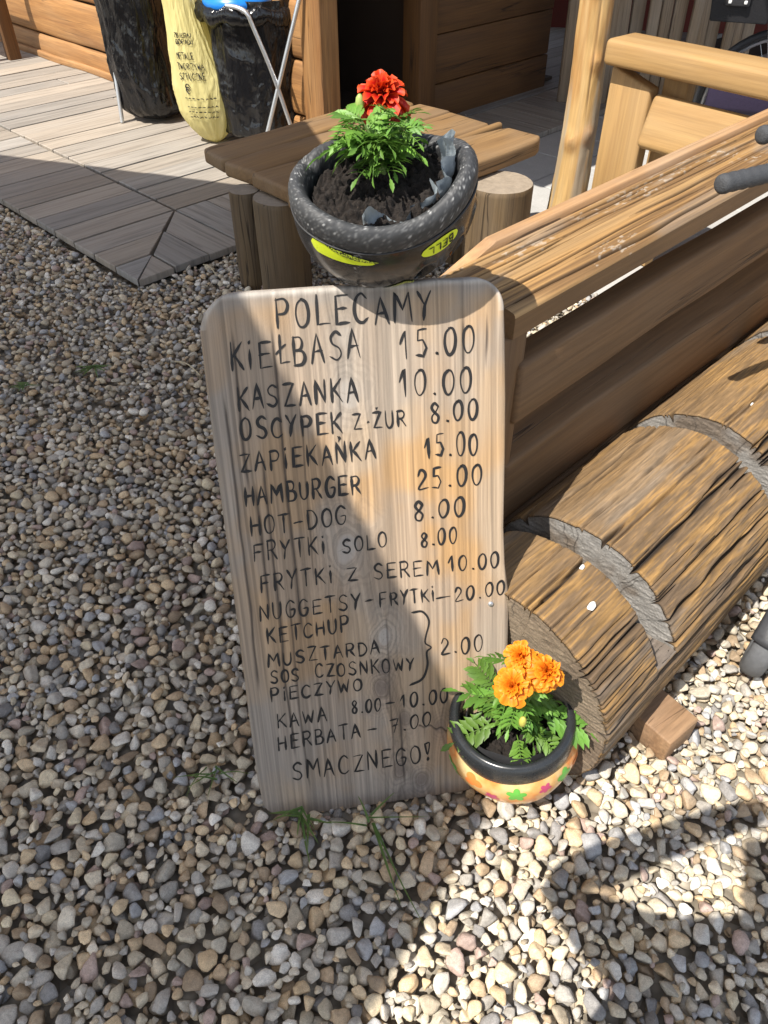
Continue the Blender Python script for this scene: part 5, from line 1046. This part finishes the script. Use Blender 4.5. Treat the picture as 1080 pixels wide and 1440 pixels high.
def stroller_wheel(c, ax, r_=.098, wdt=.05):
    prof = smooth_path([(.030, -wdt * .30), (r_ * .62, -wdt * .34), (r_ * .70, -wdt * .46), (r_ * .80, -wdt * .50), (r_ * .93, -wdt * .42), (r_, -wdt * .18), (r_ * 1.0, wdt * .18), (r_ * .93, wdt * .42), (r_ * .80, wdt * .50), (r_ * .70, wdt * .46), (r_ * .62, wdt * .34), (.030, wdt * .30)], 5); V, F = lathe(prof, 64); M = Matrix.Translation(Vector(tuple(c))) @ Vector(tuple(ax)).to_track_quat('Z', 'Y').to_matrix().to_4x4()
    wl = mesh_np('wheel', V, F, M_tyre, M, chair)
    for s_ in (-1, 1):
        v2, f2 = lathe([(0, s_ * .022), (.018, s_ * .022), (.020, s_ * .016), (.03, s_ * .0155), (.056, s_ * .0145), (.060, s_ * .019), (.063, s_ * .0145)], 40); mesh_np('hub', v2, f2, M_hub, M, wl)
    return wl, M
M_tyre = plain('dusty_tyre_rubber', (.11, .113, .118), .7, 0, .35, .4, 70); M_hub = plain('grey_hub_plastic', (.10, .10, .105), .5, 0, .25, .2, 60)
ax_ = np.array([.78, -.62, -.06]); ax_ /= np.linalg.norm(ax_)
w1, WMx = stroller_wheel(wc, ax_)
n, m = 24, 10; A_, B_ = np.meshgrid(np.linspace(R(25), R(150), n), np.linspace(-.031, .031, m), indexing='ij'); rr = .107 - 40 * (B_.ravel() ** 2) * .35; 
rollv = np.cross([0, 0, 1.], ax_); rollv /= np.linalg.norm(rollv); upv = np.cross(ax_, rollv); V = wc + np.outer(rr * np.cos(A_.ravel()), rollv) + np.outer(rr * np.sin(A_.ravel()), upv) + np.outer(B_.ravel(), ax_)
fd = mesh_np('mudguard', V, grid_faces(n, m), plain('dark_grey_plastic', (.045, .046, .05), .42, 0, .25, .2, 90), None, chair); sm_ = fd.modifiers.new('thick', 'SOLIDIFY'); sm_.thickness = .004
t0 = wc + upv * .10; t1 = wc + upv * .30 + np.array([.10, .03, 0]); tubes('strut', [(np.array([wc + ax_ * .035, t0 + ax_ * .02, t1]), .014)], M_frame, chair)
hel = np.linspace(0, 1, 120); dirs = (t1 - t0) / np.linalg.norm(t1 - t0); s1 = np.cross(dirs, [1, 0, 0]); s1 /= np.linalg.norm(s1); s2 = np.cross(dirs, s1); Ph = t0 + np.outer(hel * .12, dirs) + .019 * (np.outer(np.cos(hel * 50), s1) + np.outer(np.sin(hel * 50), s2)); tubes('spring', [(Ph, .003)], M_frame, chair, 6)
stroller_wheel(wc + np.array([.28, .42, 0]), ax_); stroller_wheel(wc + np.array([.75, -.10, 0]), ax_)
tubes('frame_tube', [(np.array(s_), .011) for s_ in ((t1, t1 + np.array([.12, .06, .25])), (wc + np.array([.28, .42, .08]), t1 + np.array([.20, .26, .28])), (wc + np.array([.75, -.10, .08]), t1 + np.array([.12, .06, .25])), (t1 + np.array([.12, .06, .25]), t1 + np.array([.20, .26, .28])))], M_frame, chair)
mesh_bm('seat', box_bm(.34, .30, .05, .02, 3), plain('dark_seat_cloth', (.03, .03, .035), .85, 0, .3, .3, 60), frame(wc + np.array([.47, .20, .38]), (.9, .1, .2)), chair, True)

# ---------------------------------------------------------------- weeds and straws
def grass(name, base, blades, label, seed):
    rg = np.random.default_rng(seed); V, F, C = [], [], []
    for (d, L, w_, arch) in blades:
        d = np.array(d, float); d /= np.linalg.norm(d); sd = np.cross(d, [0, 0, 1.]); sd /= np.linalg.norm(sd) + 1e-9; b = len(V); o = base + rg.normal(0, .006, 3) * [1, 1, 0]
        for i, t_ in enumerate(np.linspace(0, 1, 12)):
            p = o + d * L * t_ - np.array([0, 0, 1]) * arch * L * t_ * t_ + sd * .015 * math.sin(t_ * 3) * L; p[2] = max(p[2], .016); ww = w_ * (1 - t_) ** .6
            for s_ in (-1, 0, 1): V.append(p + sd * s_ * ww / 2 - np.array([0, 0, 1]) * (s_ == 0) * ww * .2); C.append(np.array([.085, .16, .035]) * rg.uniform(.8, 1.2) + np.array([.06, .05, .01]) * t_)
        for i in range(11):
            for k in range(2): F.append((b + i * 3 + k, b + i * 3 + k + 1, b + i * 3 + 4 + k, b + i * 3 + 3 + k))
    return tag(mesh_np(name, V, F, M_leafm, None, None, True, {'col': np.array(C)}), label, 'grass')
def fan(u, v, n, L, rg, w_=.006): return [((math.cos(a), math.sin(a), rg.uniform(.2, .9)), L * rg.uniform(.6, 1.2), w_ * rg.uniform(.7, 1.2), rg.uniform(.4, .9)) for a in rg.uniform(3.0, 6.4, n)]
rg = np.random.default_rng(31)
grass('grass_tuft', gz(428, 1142, .01), fan(0, 0, 8, .075, rg) + [((.25, -1, .35), .10, .006, .5), ((.05, -1, .3), .07, .006, .5)], 'green grass tuft growing out at the left foot of the menu board', 3)
grass('grass_tuft', gz(520, 1155, .02), [((-1, .08, .10), .10, .004, .15), ((1, .05, .08), .12, .0035, .15), ((.35, -1, .25), .16, .006, .3), ((.5, -1, .1), .20, .0045, .2), ((-.3, .6, .5), .06, .005, .3), ((.6, .5, .5), .07, .005, .3)], 'sprawling thin grass blades lying over stones below the middle of the board', 5)
grass('grass_tuft', gz(134, 520, .0), fan(0, 0, 12, .07, rg, .010), 'small green weed among the gravel left of the board top', 7)
grass('grass_tuft', gz(37, 547, .0), fan(0, 0, 9, .06, rg, .010), 'tiny green weed in the gravel at the far left edge', 9)
grass('grass_tuft', gz(300, 1085, .012), fan(0, 0, 7, .08, rg, .004), 'thin grass blades at the left edge beside the board foot', 13)
M_straw = plain('dry_straw', (.50, .42, .27), .8, 0, .2, .2, 60)
for (u0, v0, u1, v1, lb) in ((246, 508, 282, 528, 'dry pale straw lying on the gravel left of the board top'), (286, 372, 305, 388, 'short dry straw lying on gravel by the table leg')):
    P = smooth_path([gz(u0, v0, .022), (gz(u0, v0, .02) + gz(u1, v1, .02)) / 2 + np.array([0, .012, .008]), gz(u1, v1, .022)], 6); tag(mesh_np('straw', *tube_arr(P, .0022, 6), M_straw), lb, 'straw')

# ---------------------------------------------------------------- what throws the big shade: an added sail outlined from its shadow, and the person who took the picture
M_canvas = film('beige_canvas', (.66, .57, .43), .9, .38)
sail = empty('added_shade_sail', (-2.6, 1.0, 0), 'unseen beige sail added over the yard to throw the big shade', 'shade sail')
pol = [(-1.34, -.86), (-1.08, -.47), (-1.05, -.15), (-1.06, .60), (-1.15, 1.7), (-1.40, 2.55), (-2.1, 2.79), (-3.4, 3.22), (-5.2, 3.5), (-5.4, -1.6), (-2.2, -1.9)]
bm = bmesh.new(); cv = bm.verts.new((-3.0, .9, 2.66)); vs = [bm.verts.new((x_, y_, 2.6)) for x_, y_ in pol]
for i in range(len(vs)): bm.faces.new((cv, vs[i], vs[(i + 1) % len(vs)]))
so_ = mesh_bm('canvas', bm, M_canvas, None, sail, True); so_.modifiers.new('thick', 'SOLIDIFY').thickness = .006
for x_, y_ in ((-5.2, 3.5), (-5.4, -1.6), (-2.2, -1.9)): tubes('pole', [(np.array([[x_, y_, -.03], [x_, y_, 2.65]]), .04)], M_post, sail)
def person():
    J = dict(pel=(.02, -.12, .82), waist=(.0, -.12, .96), chest=(.0, -.13, 1.13), neck=(.03, -.17, 1.32), head=(.06, -.22, 1.43), crown=(.06, -.23, 1.55), shl=(-.17, -.12, 1.24), ell=(-.285, .035, 1.17), wrl=(-.13, .03, 1.39), hal=(-.06, .03, 1.47),
             shr=(.19, -.15, 1.24), elr=(.22, -.06, 1.08), wrr=(.06, -.05, 1.28), har=(.03, -.045, 1.33), hpl=(-.09, -.12, .80), knl=(-.10, -.08, .44), anl=(-.11, -.12, .07), tol=(-.12, .0, .02), hpr=(.11, -.12, .80), knr=(.13, -.08, .44), anr=(.14, -.12, .07), tor=(.15, .0, .02))
    rad = dict(pel=.135, waist=.125, chest=.15, neck=.055, head=.075, crown=.075, shl=.065, ell=.045, wrl=.032, hal=.03, shr=.065, elr=.045, wrr=.032, har=.03, hpl=.09, knl=.06, anl=.04, tol=.035, hpr=.09, knr=.06, anr=.04, tor=.035)
    E = [('pel', 'waist'), ('waist', 'chest'), ('chest', 'neck'), ('neck', 'head'), ('head', 'crown'), ('chest', 'shl'), ('shl', 'ell'), ('ell', 'wrl'), ('wrl', 'hal'), ('chest', 'shr'), ('shr', 'elr'), ('elr', 'wrr'), ('wrr', 'har'), ('pel', 'hpl'), ('hpl', 'knl'), ('knl', 'anl'), ('anl', 'tol'), ('pel', 'hpr'), ('hpr', 'knr'), ('knr', 'anr'), ('anr', 'tor')]
    # five fingers on each hand
    pts = dict(J); rd = dict(rad)
    for sd, sg in (('l', 1), ('r', -1)):
        hnd = np.array(J['ha' + sd])
        for k in range(5):
            a = hnd + np.array([sg * (.02 + .004 * k), .006 - .004 * k, .03 - .014 * k]); b2 = a + np.array([sg * (.03 if k < 4 else .015), .004, .004]); pts[f'f{sd}{k}a'] = tuple(a); pts[f'f{sd}{k}b'] = tuple(b2); rd[f'f{sd}{k}a'] = .009; rd[f'f{sd}{k}b'] = .008; E += [('ha' + sd, f'f{sd}{k}a'), (f'f{sd}{k}a', f'f{sd}{k}b')]
    names = list(pts); me = bpy.data.meshes.new('person'); me.from_pydata([pts[k] for k in names], [(names.index(a), names.index(b2)) for a, b2 in E], []); o = put(bpy.data.objects.new('person', me))
    me.materials.append(plain('blue_grey_clothes', (.12, .14, .18), .85, 0, .2, .1, 40)); sk = o.modifiers.new('skin', 'SKIN'); o.modifiers.new('sub', 'SUBSURF').levels = 1; o.modifiers['sub'].render_levels = 1
    for i, k in enumerate(names): me.skin_vertices[0].data[i].radius = (rd[k], rd[k]); me.skin_vertices[0].data[i].use_root = (k == 'pel')
    tag(o, 'person standing at the near edge with both hands raised to hold a phone', 'person')
person()
upc = np.array([0, sp, cp]); fwc = np.array([0, cp, -sp])
ph_ = empty('phone', CAM - upc * .055 - fwc * .012, 'dark phone held up by the person at the near edge', 'phone')
mesh_bm('case', box_bm(.15, .074, .008, .003, 3), M_frame, frame(CAM - upc * .055 - fwc * .014, upc, tuple(fwc)), ph_, True); mesh_bm('screen', box_bm(.142, .068, .001, 0), plain('black_glass', (.01, .01, .012), .08, 0, .1, 0, 20), frame(CAM - upc * .055 - fwc * .0187, upc, tuple(fwc)), ph_)
